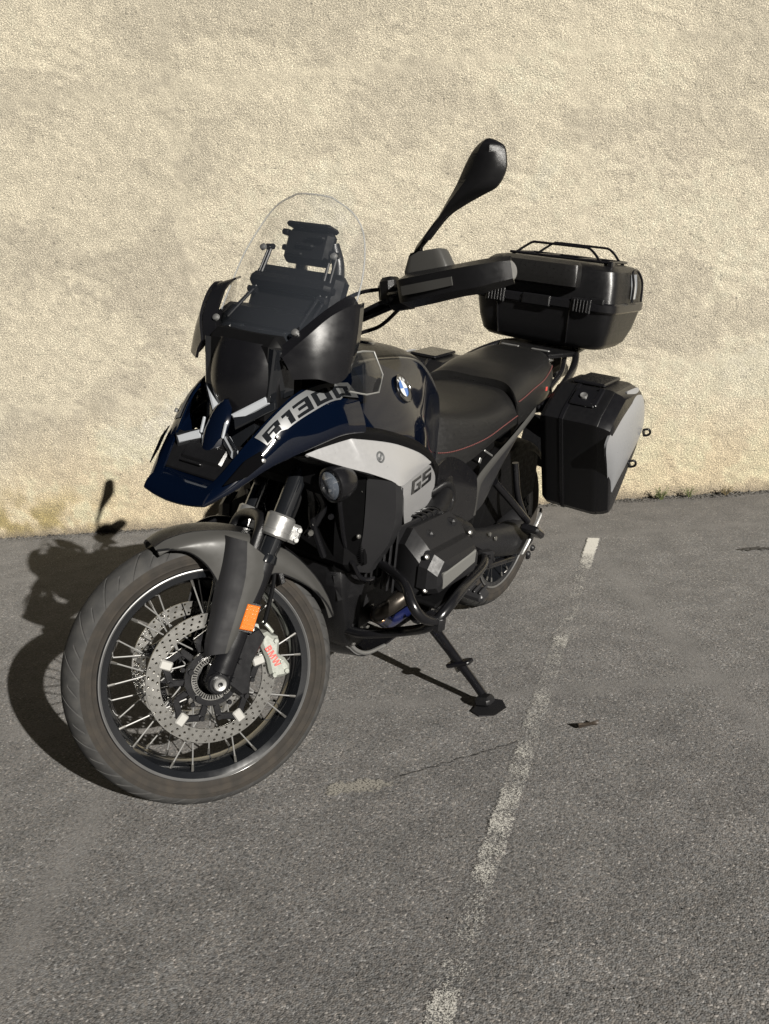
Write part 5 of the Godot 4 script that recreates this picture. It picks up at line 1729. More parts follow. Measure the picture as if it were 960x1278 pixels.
func build_engine() -> void:
	var en := holder("engine", bike)
	var bl := Mb.new()
	bl.box(V(0.95, 0.46, 0), V(0.34, 0.34, 0.27), 0.04)
	bl.box(V(0.76, 0.42, 0), V(0.20, 0.26, 0.25), 0.04)
	bl.box(V(0.58, 0.40, -0.02), V(0.22, 0.20, 0.22), 0.05)
	bl.cyl(V(0.96, 0.55, -0.15), V(0.96, 0.55, 0.15), 0.13, 0.13, 40, 0.01)
	part("engine_block", bl, M.engine, en)
	# front cover with ribs and bolts
	var fc := Mb.new()
	var rows := []
	for q in [[0.52, 1.165, 1.03, 0.118], [0.47, 1.175, 1.01, 0.130], [0.36, 1.140, 0.99, 0.130], [0.27, 1.090, 0.97, 0.110], [0.235, 1.050, 0.97, 0.095]]:
		var ring := PackedVector3Array()
		for k in 20:
			var a := TAU * k / 20.0
			ring.append(V((q[1] + q[2]) * 0.5 + (q[1] - q[2]) * 0.5 * sign(cos(a)) * pow(absf(cos(a)), 0.4), q[0], q[3] * sign(sin(a)) * pow(absf(sin(a)), 0.4)))
		rows.append(ring)
	fc.loft(rows)
	fc.patch([[V(1.17, 0.50, -0.10), V(1.10, 0.505, -0.138), V(1.03, 0.50, -0.140)], [V(1.16, 0.43, -0.115), V(1.09, 0.435, -0.142), V(1.02, 0.43, -0.142)]], 4, 3, 0.006)
	part("front_cover", fc, M.plastic, en, 30.0)
	bolts("cover_bolt", [V(1.015, 0.455, -0.142), V(1.025, 0.38, -0.138), V(1.02, 0.31, -0.127), V(1.045, 0.315, -0.122), V(1.06, 0.265, -0.112)], V(0.2, 0, -1), 0.0065, M.steel, en)
	# two opposed cylinders
	for s in [-1.0, 1.0]:
		var cy := holder("cylinder", bike)
		var cb := Mb.new()
		cb.box(V(0.975, 0.555, 0.175 * s), V(0.155, 0.155, 0.10), 0.03)
		for k in 6:
			cb.box(V(0.985, 0.560, (0.148 + 0.017 * k) * s), V(0.215, 0.185, 0.0065), 0.003)
		part("cylinder_barrel", cb, M.engine, cy)
		var hd := Mb.new()
		# head: octagonal loft growing outwards
		var hr := []
		for q in [[0.232, 1.085, 0.845, 0.640, 0.455], [0.262, 1.100, 0.835, 0.650, 0.450], [0.300, 1.105, 0.835, 0.625, 0.455], [0.318, 1.100, 0.840, 0.605, 0.470]]:
			var z: float = q[0] * s
			var x1: float = q[1]; var x0: float = q[2]; var y1: float = q[3]; var y0: float = q[4]
			var c := 0.035
			hr.append(PackedVector3Array([V(x1, y0 + c, z), V(x1, y1 - c, z), V(x1 - c, y1, z), V(x0 + c, y1, z), V(x0, y1 - c, z), V(x0, y0 + c, z), V(x0 + c, y0, z), V(x1 - c, y0, z)]))
		hd.loft(hr)
		for q in [V(1.02, 0.628, 0.285), V(0.90, 0.632, 0.285), V(1.085, 0.575, 0.29), V(0.865, 0.59, 0.30)]: hd.box(q * V(1, 1, s), V(0.022, 0.022, 0.03), 0.006)
		part("cylinder_head", hd, M.engine, cy, 25.0)
		var cv := Mb.new()
		var cr2 := []
		for q in [[0.312, 1.108, 0.858, 0.606, 0.498], [0.338, 1.108, 0.858, 0.604, 0.498], [0.362, 1.096, 0.870, 0.588, 0.506], [0.370, 1.080, 0.885, 0.574, 0.516]]:
			var z: float = q[0] * s
			var x1: float = q[1]; var x0: float = q[2]; var y1: float = q[3]; var y0: float = q[4]
			var c := 0.018
			cr2.append(PackedVector3Array([V(x1, y0 + c, z), V(x1, y1 - c * 1.8, z), V(x1 - c * 1.6, y1, z), V(x0 + c * 1.6, y1, z), V(x0, y1 - c * 1.8, z), V(x0, y0 + c, z), V(x0 + c, y0, z), V(x1 - c, y0, z)]))
		cv.loft(cr2)
		part("head_cover", cv, M.engine, cy, 22.0)
		var plt := Mb.new()
		plt.plate([V(1.082, 0.562, 0.3735 * s), V(1.074, 0.518, 0.3735 * s), V(0.905, 0.542, 0.3735 * s), V(0.905, 0.578, 0.3735 * s)], V(0, 0, -0.008 * s), 0.003)
		part("cover_plate", plt, M.cover_plate, cy)
		var lowc := Mb.new()
		lowc.box(V(0.985, 0.476, 0.33 * s), V(0.235, 0.014, 0.085), 0.005)
		lowc.box(V(0.985, 0.455, 0.29 * s), V(0.20, 0.03, 0.10), 0.008)
		part("head_gasket", lowc, M.dark, cy)
		bolts("head_bolt", [V(1.096, 0.598, 0.325 * s), V(1.103, 0.512, 0.335 * s), V(0.870, 0.606, 0.33 * s), V(1.05, 0.632, 0.275 * s), V(0.93, 0.640, 0.262 * s)], V(0.5, 0.5, s * 0.7), 0.0072, M.steel, cy)
		# intake throat above the cylinder
		var th := Mb.new()
		th.tube(Mb.cr([V(0.88, 0.63, 0.22 * s), V(0.80, 0.665, 0.20 * s), V(0.74, 0.70, 0.16 * s)], 5), 0.030, 16)
		th.tube(Mb.cr([V(0.90, 0.640, 0.25 * s), V(0.80, 0.60, 0.25 * s), V(0.66, 0.545, 0.20 * s), V(0.60, 0.53, 0.15 * s)], 6), 0.014, 12)
		th.tube(Mb.cr([V(0.86, 0.68, 0.19 * s), V(0.80, 0.70, 0.21 * s), V(0.78, 0.65, 0.22 * s), V(0.83, 0.62, 0.23 * s)], 6), 0.012, 10)
		th.tube(Mb.cr([V(0.90, 0.60, 0.20 * s), V(0.875, 0.622, 0.225 * s), V(0.80, 0.590, 0.235 * s), V(0.70, 0.555, 0.235 * s), V(0.60, 0.50, 0.21 * s)], 6), 0.016, 12)
		for q in 4: th.tube(Mb.cr([V(1.05 - 0.03 * q, 0.64, 0.20 * s), V(1.02 - 0.03 * q, 0.66, 0.22 * s), V(0.98 - 0.03 * q, 0.65, 0.235 * s), V(0.95 - 0.02 * q, 0.60 + 0.008 * q, 0.25 * s)], 5), 0.0035, 6)
		part("intake", th, M.plastic, cy)
		# header pipe
		var hp := Mb.new()
		var hpath := Mb.cr([V(1.080, 0.470, 0.270 * s), V(1.110, 0.440, 0.245 * s), V(1.095, 0.400, 0.205 * s), V(1.030, 0.360, 0.165 * s), V(0.960, 0.315, 0.140 * s), V(0.88, 0.275, 0.12 * s), V(0.70, 0.262, 0.10 * s)], 6)
		hp.tube(hpath.slice(0, 13), 0.021, 16)
		part("header_pipe", hp, M.pipe, cy)
		var h2 := Mb.new()
		h2.tube(hpath.slice(12, 21), 0.0213, 16)
		part("bronze_section", h2, M.bronze, cy)
		var h3 := Mb.new()
		h3.tube(hpath.slice(20, hpath.size()), 0.0212, 16)
		part("blued_section", h3, M.burnt, cy)
	# collector, muffler on the right
	var ex := Mb.new()
	ex.box(V(0.68, 0.25, 0.0), V(0.28, 0.11, 0.24), 0.035)
	ex.tube(Mb.cr([V(0.56, 0.26, 0.08), V(0.44, 0.30, 0.14), V(0.36, 0.36, 0.18)], 6), 0.028, 16)
	ex.cyl(V(0.37, 0.355, 0.18), V(-0.06, 0.52, 0.225), 0.052, 0.062, 28, 0.012)
	part("exhaust", ex, M.engine, bike)
	# skid plate
	var sk := holder("skid_plate", bike)
	var sm := Mb.new()
	sm.patch([[V(1.075, 0.285, -0.085), V(1.085, 0.275, 0), V(1.075, 0.285, 0.085)], [V(1.02, 0.215, -0.100), V(1.03, 0.200, 0), V(1.02, 0.215, 0.100)], [V(0.93, 0.188, -0.104), V(0.93, 0.176, 0), V(0.93, 0.188, 0.104)], [V(0.76, 0.182, -0.095), V(0.76, 0.172, 0), V(0.76, 0.182, 0.095)]], 5, 5, 0.005)
	part("skid_shell", sm, M.satin, sk)
	for s in [-1.0, 1.0]:
		var se := Mb.new()
		se.tube(Mb.cr([V(1.062, 0.268, 0.094 * s), V(1.020, 0.225, 0.103 * s), V(0.965, 0.198, 0.106 * s), V(0.870, 0.183, 0.104 * s)], 6), 0.006, 8)
		se.tube(Mb.cr([V(1.058, 0.252, 0.090 * s), V(1.015, 0.212, 0.098 * s), V(0.96, 0.188, 0.10 * s)], 6), 0.004, 8)
		part("skid_edge", se, M.alu, sk)
	# crash bars
	for s in [-1.0, 1.0]:
		var cbar := holder("crash_bar", bike)
		var fl := func(a: Array) -> Array:
			var o := []
			for q in a: o.append(q * V(1, 1, -s))
			return o
		var a := Mb.new()
		a.tube(Mb.cr(fl.call([V(1.060, 0.535, -0.150), V(1.108, 0.537, -0.235), V(1.165, 0.542, -0.310), V(1.198, 0.512, -0.355), V(1.180, 0.478, -0.378), V(1.125, 0.452, -0.388)]), 7), 0.0135, 14)
		part("upper_tube", a, M.satin, cbar)
		var b := Mb.new()
		b.tube(Mb.cr(fl.call([V(0.640, 0.470, -0.20), V(0.690, 0.478, -0.295), V(0.804, 0.490, -0.350), V(1.010, 0.500, -0.392), V(1.105, 0.475, -0.398), V(1.125, 0.432, -0.370), V(1.085, 0.372, -0.280), V(1.098, 0.332, -0.170), V(1.090, 0.318, -0.100)]), 7), 0.0135, 14)
		part("lower_tube", b, M.satin, cbar)
		var c := Mb.new()
		c.box(V(0.688, 0.472, 0.305 * s), V(0.055, 0.045, 0.035), 0.008, Basis(Vector3.UP, 0.4 * s))
		c.box(V(1.118, 0.446, 0.392 * s), V(0.030, 0.045, 0.032), 0.008)
		for q in [V(0.70, 0.485, 0.325), V(0.675, 0.470, 0.325), V(0.70, 0.455, 0.325)]: bolt(c, q * V(1, 1, s), V(0, 0.2, s), 0.007)
		part("bar_joint", c, M.engine, cbar)
	# rider foot pegs and levers
	for s in [-1.0, 1.0]:
		var pg := holder("foot_peg", bike)
		var rb := Mb.new()
		rb.box(V(0.690, 0.355, 0.270 * s), V(0.055, 0.032, 0.115), 0.010, Basis(Vector3.BACK, -0.25))
		for k in 6: rb.box(V(0.690, 0.374, (0.225 + 0.018 * k) * s), V(0.050, 0.008, 0.009), 0.003, Basis(Vector3.BACK, -0.25))
		part("peg_rubber", rb, M.graphite, pg)
		var br := Mb.new()
		br.plate([V(0.66, 0.44, 0.185 * s), V(0.74, 0.42, 0.185 * s), V(0.735, 0.33, 0.20 * s), V(0.66, 0.32, 0.20 * s)], V(0, 0, -0.02 * s), 0.004)
		br.tube(Mb.cr([V(0.70, 0.335, 0.215 * s), V(0.80, 0.320, 0.235 * s), V(0.87, 0.335, 0.24 * s)], 6), 0.008, 10)
		br.cyl(V(0.87, 0.335, 0.225 * s), V(0.87, 0.335, 0.285 * s), 0.011, 0.011, 14, 0.003)
		bolt(br, V(0.70, 0.40, 0.186 * s), V(0, 0, s), 0.009)
		part("peg_bracket", br, M.satin, pg)
		var tip := Mb.new()
		tip.cyl(V(0.872, 0.335, 0.285 * s), V(0.872, 0.335, 0.290 * s), 0.009, 0.008, 12)
		tip.tube([V(0.76, 0.326, 0.238 * s), V(0.80, 0.320, 0.246 * s)], 0.004, 8)
		part("lever_tip", tip, M.alu, pg)
	# side stand, out on the left
	var ss := holder("side_stand", bike)
	var leg := Mb.new()
	leg.tube([V(0.735, 0.265, -0.135), V(0.752, 0.225, -0.205), V(0.800, 0.135, -0.375), V(0.812, 0.112, -0.415)], [0.017, 0.0165, 0.013, 0.013], 14)
	leg.box(V(0.738, 0.262, -0.14), V(0.06, 0.07, 0.04), 0.01)
	leg.box(V(0.785, 0.168, -0.315), V(0.036, 0.014, 0.08), 0.004, Basis(Vector3.RIGHT, 0.49))
	part("stand_leg", leg, M.satin, ss)
	var ft := Mb.new()
	var wb := Basis(Vector3.RIGHT, 0.202)       # level with the asphalt while the bike leans
	ft.plate([V(0.775, 0.099, -0.462), V(0.800, 0.094, -0.488), V(0.862, 0.092, -0.478), V(0.885, 0.088, -0.440), V(0.868, 0.085, -0.408), V(0.800, 0.085, -0.402), V(0.776, 0.092, -0.425)], V(0, -0.009, 0.0018), 0.002)
	ft.box(V(0.822, 0.104, -0.425), V(0.045, 0.028, 0.05), 0.008, Basis(Vector3.RIGHT, 0.35))
	part("stand_foot", ft, M.engine, ss)
	var sg := Mb.new()
	for k in 30:
		sg.box(V(0.715 + k * 0.0016, 0.262 - k * 0.0046, -0.150 - k * 0.0052), V(0.004, 0.013, 0.013), 0.002, Basis(Vector3.RIGHT, 0.8))
	part("stand_spring", sg, M.steel, ss)

func build_seat() -> void:
	# rider's seat
	var rs := holder("rider_seat", bike)
	var secs := half_rows([
		[0.735, [[0.862, 0], [0.858, 0.045], [0.842, 0.072], [0.800, 0.088], [0.740, 0.098], [0.700, 0.100]]],
		[0.670, [[0.868, 0], [0.864, 0.060], [0.846, 0.098], [0.800, 0.122], [0.738, 0.136], [0.695, 0.140]]],
		[0.590, [[0.860, 0], [0.857, 0.075], [0.842, 0.118], [0.805, 0.145], [0.748, 0.160], [0.712, 0.164]]],
		[0.500, [[0.856, 0], [0.854, 0.090], [0.842, 0.138], [0.812, 0.164], [0.768, 0.178], [0.745, 0.178]]],
		[0.410, [[0.862, 0], [0.861, 0.100], [0.850, 0.148], [0.825, 0.174], [0.795, 0.186], [0.775, 0.186]]],
		[0.330, [[0.884, 0], [0.882, 0.100], [0.868, 0.146], [0.842, 0.174], [0.812, 0.188], [0.790, 0.188]]],
		[0.285, [[0.890, 0], [0.888, 0.095], [0.872, 0.140], [0.844, 0.170], [0.816, 0.185], [0.798, 0.185]]],
	])
	var m := Mb.new()
	m.patch(secs, 5, 6, 0.006)
	part("seat_cushion", m, M.leather, rs, 40.0)
	var rows := Mb.refine(secs, 5, 6)
	var stitch := Mb.new()
	for col in [6, 44]:
		for i in range(3, rows.size() - 2, 1):
			var a: Vector3 = rows[i][col]; var b: Vector3 = rows[i + 1][col]
			for q in [0.1, 0.6]:
				var o := V(0, 0.001, 0.0022 * (-1.0 if col == 6 else 1.0))
				stitch.tube([a.lerp(b, q) + o, a.lerp(b, q + 0.32) + o], 0.0017, 5)
	part("stitching", stitch, M.thread, rs)
	# passenger's seat
	var ps := holder("passenger_seat", bike)
	var sp := half_rows([
		[0.305, [[0.912, 0, -0.03], [0.914, 0.10, -0.02], [0.898, 0.150, 0.0], [0.860, 0.180, 0.01], [0.815, 0.190, 0.01], [0.790, 0.190, 0.0]]],
		[0.255, [[0.935, 0, -0.02], [0.934, 0.095, -0.01], [0.914, 0.144, 0.0], [0.870, 0.178, 0.005], [0.828, 0.192, 0.005], [0.800, 0.192, 0.0]]],
		[0.180, [[0.956, 0], [0.953, 0.095], [0.934, 0.142], [0.888, 0.174], [0.846, 0.190], [0.812, 0.190]]],
		[0.080, [[0.966, 0], [0.963, 0.090], [0.946, 0.134], [0.906, 0.166], [0.866, 0.180], [0.838, 0.180]]],
		[-0.020, [[0.982, 0], [0.979, 0.080], [0.964, 0.118], [0.930, 0.146], [0.896, 0.158], [0.872, 0.158]]],
		[-0.085, [[0.980, 0], [0.976, 0.070], [0.962, 0.100], [0.934, 0.122], [0.906, 0.130], [0.890, 0.130]]],
	])
	var pm := Mb.new()
	pm.patch(sp, 5, 6, 0.006)
	# front wall down to the rider's seat
	var prow: PackedVector3Array = Mb.refine(sp, 5, 6)[0]
	for j in prow.size() - 1:
		pm.quad(prow[j], prow[j + 1], V(0.28, 0.80, prow[j + 1].z * 0.95), V(0.28, 0.80, prow[j].z * 0.95))
	part("seat_cushion", pm, M.leather, ps, 40.0)
	var r2 := Mb.refine(sp, 5, 6)
	var st2 := Mb.new()
	for col in [10, 40]:
		for i in range(1, r2.size() - 2):
			var a: Vector3 = r2[i][col]; var b: Vector3 = r2[i + 1][col]
			for q in [0.1, 0.6]:
				var o := V(0, 0.002, 0.002 * (-1.0 if col == 10 else 1.0))
				st2.tube([a.lerp(b, q) + o, a.lerp(b, q + 0.32) + o], 0.0017, 5)
	part("stitching", st2, M.thread, ps)
	var lg := Mb.new()
	lg.box(V(0.085, 0.880, -0.182), V(0.012, 0.014, 0.004), 0.001)
	part("red_tab", lg, M.red, ps)

	# frame panels under the seat
	var sc := Mb.new()
	sc.patch([
		[V(0.850, 0.760, -0.196), V(0.835, 0.680, -0.196), V(0.770, 0.590, -0.180), V(0.700, 0.530, -0.165)],
		[V(0.760, 0.765, -0.182), V(0.735, 0.680, -0.188), V(0.690, 0.600, -0.178), V(0.640, 0.520, -0.165)],
		[V(0.645, 0.725, -0.172), V(0.635, 0.660, -0.182), V(0.600, 0.590, -0.176), V(0.570, 0.515, -0.165)],
		[V(0.548, 0.666, -0.174), V(0.540, 0.625, -0.178), V(0.525, 0.570, -0.174), V(0.515, 0.520, -0.166)],
	], 5, 5, 0.006)
	pair("side_cover", sc, M.satin, bike, 32.0)
	var sub := Mb.new()
	sub.patch([
		[V(0.190, 0.818, -0.186), V(0.235, 0.770, -0.180), V(0.262, 0.724, -0.170)],
		[V(0.300, 0.764, -0.184), V(0.330, 0.700, -0.180), V(0.355, 0.632, -0.166)],
		[V(0.420, 0.708, -0.180), V(0.420, 0.630, -0.176), V(0.430, 0.545, -0.162)],
		[V(0.535, 0.650, -0.174), V(0.520, 0.590, -0.172), V(0.505, 0.520, -0.162)],
	], 5, 5, 0.006)
	pair("rear_side_panel", sub, M.graphite, bike, 32.0)
	var strip := Mb.new()
	var spath := [V(0.188, 0.833, -0.194), V(0.270, 0.795, -0.194), V(0.360, 0.750, -0.190), V(0.462, 0.703, -0.184), V(0.535, 0.660, -0.180), V(0.550, 0.620, -0.178), V(0.535, 0.570, -0.174), V(0.520, 0.522, -0.170)]
	var sl := [V(0.205, 0.808, -0.200), V(0.285, 0.770, -0.200), V(0.370, 0.728, -0.196), V(0.455, 0.680, -0.190), V(0.512, 0.640, -0.186), V(0.522, 0.610, -0.184), V(0.512, 0.570, -0.178), V(0.503, 0.525, -0.174)]
	var sctrl := []
	for i in spath.size(): sctrl.append([spath[i], (spath[i] + sl[i]) * 0.5 + V(0, 0.002, -0.003), sl[i]])
	strip.patch(sctrl, 3, 5, 0.004)
	pair("frame_strip", strip, M.granite, bike, 32.0)
	var logo := Mb.new()
	logo.box(V(0.485, 0.725, -0.181), V(0.07, 0.006, 0.002), 0.0008, Basis(Vector3.BACK, 0.42))
	logo.box(V(0.54, 0.712, -0.181), V(0.016, 0.016, 0.003), 0.001, Basis(Vector3.BACK, 0.42))
	part("panel_mark", logo, M.alu, bike)
	var tail := Mb.new()
	tail.box(V(0.08, 0.80, 0), V(0.40, 0.10, 0.28), 0.03, Basis(Vector3.BACK, -0.32))
	tail.box(V(0.45, 0.68, 0), V(0.34, 0.12, 0.24), 0.03, Basis(Vector3.BACK, -0.35))
	tail.box(V(-0.20, 0.90, 0), V(0.22, 0.05, 0.18), 0.015, Basis(Vector3.BACK, -0.12))
	part("subframe", tail, M.dark, bike)
	for s in [-1.0, 1.0]:
		var gr := Mb.new()
		gr.tube(Mb.cr([V(0.165, 0.830, 0.205 * s), V(0.06, 0.873, 0.215 * s), V(-0.10, 0.925, 0.195 * s), V(-0.24, 0.960, 0.150 * s), V(-0.31, 0.965, 0.11 * s)], 6), 0.0135, 14)
		gr.tube([V(0.165, 0.830, 0.205 * s), V(0.150, 0.815, 0.17 * s)], 0.0135, 12)
		gr.tube(Mb.cr([V(0.02, 0.870, 0.165 * s), V(-0.10, 0.912, 0.155 * s), V(-0.22, 0.948, 0.115 * s)], 6), 0.010, 12)
		part("grab_rail", gr, M.satin, bike)
		var bx := Mb.new()
		bx.box(V(0.03, 0.80, 0.185 * s), V(0.06, 0.022, 0.075), 0.006)
		bx.box(V(0.03, 0.812, 0.20 * s), V(0.05, 0.006, 0.05), 0.002)
		part("case_mount", bx, M.granite, bike)
	# luggage plate under the top case
	var lp := holder("luggage_plate", bike)
	var pl := Mb.new()
	pl.plate([V(-0.10, 0.966, -0.10), V(-0.10, 0.966, 0.10), V(-0.22, 0.972, 0.15), V(-0.46, 0.985, 0.12), V(-0.46, 0.985, -0.12), V(-0.22, 0.972, -0.15)], V(0, -0.014, 0), 0.004)
	part("plate", pl, M.plastic, lp)
	for s in [-1.0, 1.0]:
		var pl2 := Mb.new()
		pl2.box(V(-0.13, 0.948, 0.085 * s), V(0.05, 0.02, 0.035), 0.005)
		pl2.box(V(-0.115, 0.976, 0.06 * s), V(0.012, 0.006, 0.07), 0.002)
		part("plate_bracket", pl2, M.alu, lp)

func build_rear() -> void:
	wheel("rear_wheel", V(0, 0.318, 0), Transform3D.IDENTITY, 0.318, 0.172, 0.222, false)
	var hg := Mb.new()
	var ctrl := []
	for i in 9:
		var a := deg_to_rad(-6.0 + 19.0 * i)
		var dr := V(cos(a), sin(a), 0)
		var c := V(0, 0.318, 0)
		ctrl.append([c + dr * 0.305 + V(0, 0, -0.096), c + dr * 0.333 + V(0, 0, -0.082), c + dr * 0.341, c + dr * 0.333 + V(0, 0, 0.082), c + dr * 0.305 + V(0, 0, 0.096)])
	hg.patch(ctrl, 4, 4, -0.004)
	for s in [-1.0, 1.0]:
		hg.plate([V(0.36, 0.36, 0.098 * s), V(0.345, 0.48, 0.098 * s), V(0.25, 0.585, 0.098 * s), V(0.12, 0.645, 0.098 * s), V(-0.05, 0.655, 0.098 * s), V(-0.16, 0.60, 0.098 * s), V(-0.16, 0.44, 0.098 * s), V(0.02, 0.41, 0.098 * s), V(0.16, 0.39, 0.098 * s)], V(0, 0, -0.004 * s), 0.001)
	part("rear_hugger", hg, M.dark, bike, 32.0)
	var rd := Mb.new()
	rd.merge(drilled_ring(0.10, 0.138, 0.005, 3, 36), Transform3D(Basis.IDENTITY, V(0, 0.318, 0.085)))
	part("rear_disc", rd, M.steel, bike, 25.0)
	# swing arm with shaft drive on the left, final drive and its rod
	var sa := holder("swing_arm", bike)
	var m := Mb.new()
	m.tube(Mb.cr([V(0.60, 0.405, -0.07), V(0.48, 0.395, -0.110), V(0.30, 0.365, -0.130), V(0.10, 0.325, -0.130), V(0.0, 0.318, -0.125)], 5), [0.075, 0.07, 0.066, 0.062, 0.060, 0.058, 0.056, 0.054, 0.053, 0.052, 0.052, 0.054, 0.056, 0.058, 0.06, 0.062, 0.064], 20)
	part("arm_tube", m, M.engine, sa)
	var fd := Mb.new()
	fd.lathe([[0.0001, 0.06], [0.05, 0.058], [0.075, 0.045], [0.088, 0.020], [0.090, -0.01], [0.080, -0.03]], 40, Transform3D(Basis(Vector3.UP, PI), V(0, 0.318, -0.095)))
	for k in 8:
		var a := TAU * k / 8.0
		bolt(fd, V(cos(a) * 0.076, 0.318 + sin(a) * 0.076, -0.138), V(0, 0, -1), 0.008)
	part("final_drive", fd, M.engine, sa)
	var rod := Mb.new()
	rod.tube([V(0.50, 0.30, -0.13), V(0.02, 0.225, -0.125)], 0.013, 12)
	part("drive_rod", rod, M.satin, sa)
	bolts("arm_bolt", [V(0.36, 0.42, -0.168), V(0.33, 0.40, -0.178), V(0.44, 0.36, -0.18), V(0.40, 0.345, -0.182), V(0.47, 0.37, -0.176)], V(0, 0.2, -1), 0.008, M.steel, sa)
	# rear shock and passenger peg brackets
	var shk := Mb.new()
	for k in 60:
		var a := k * 0.9
		var c := V(0.42, 0.46, 0).lerp(V(0.56, 0.74, 0), k / 59.0)
		shk.box(c + V(cos(a) * 0.034, 0, sin(a) * 0.034), V(0.02, 0.011, 0.034), 0.003, Basis(Vector3.UP, -a))
	shk.cyl(V(0.42, 0.46, 0), V(0.56, 0.74, 0), 0.022, 0.022, 16)
	part("rear_shock", shk, M.satin, bike)
	for s in [-1.0, 1.0]:
		var pb := holder("passenger_peg", bike)
		var b := Mb.new()
		b.tube(Mb.cr([V(0.36, 0.600, 0.160 * s), V(0.26, 0.520, 0.185 * s), V(0.13, 0.420, 0.205 * s)], 6), 0.013, 12)
		b.tube(Mb.cr([V(0.22, 0.640, 0.165 * s), V(0.20, 0.520, 0.185 * s), V(0.13, 0.415, 0.205 * s)], 6), 0.011, 12)
		b.box(V(0.12, 0.385, 0.225 * s), V(0.085, 0.028, 0.07), 0.008, Basis(Vector3.BACK, 0.5))
		part("peg_bracket", b, M.satin, pb)
		var c := Mb.new()
		c.plate([V(0.020, 0.442, 0.215 * s), V(0.045, 0.425, 0.222 * s), V(0.130, 0.338, 0.222 * s), V(0.150, 0.300, 0.215 * s), V(0.132, 0.292, 0.212 * s), V(0.105, 0.322, 0.212 * s), V(0.015, 0.415, 0.212 * s)], V(0, 0, -0.012 * s), 0.004)
		part("peg_guard", c, M.alu, pb)
		var e := Mb.new()
		for q in [V(0.105, 0.318, 0.225), V(0.13, 0.30, 0.222), V(0.11, 0.285, 0.215)]:
			e.cyl(q * V(1, 1, s), q * V(1, 1, s) + V(0, 0, 0.012 * s), 0.013, 0.011, 12, 0.003)
		part("peg_hinge", e, M.engine, pb)
	# number plate holder and tail lamp at the back
	var np := Mb.new()
	np.box(V(-0.34, 0.88, 0), V(0.10, 0.05, 0.16), 0.012)
	np.tube([V(-0.30, 0.87, 0), V(-0.42, 0.70, 0), V(-0.46, 0.60, 0)], 0.02, 10)
	np.box(V(-0.46, 0.58, 0), V(0.012, 0.17, 0.20), 0.003, Basis(Vector3.BACK, 0.25))
	part("plate_holder", np, M.plastic, bike)
	var tl := Mb.new()
	tl.box(V(-0.395, 0.88, 0), V(0.016, 0.035, 0.14), 0.005)
	part("tail_lamp", tl, M.red, bike)

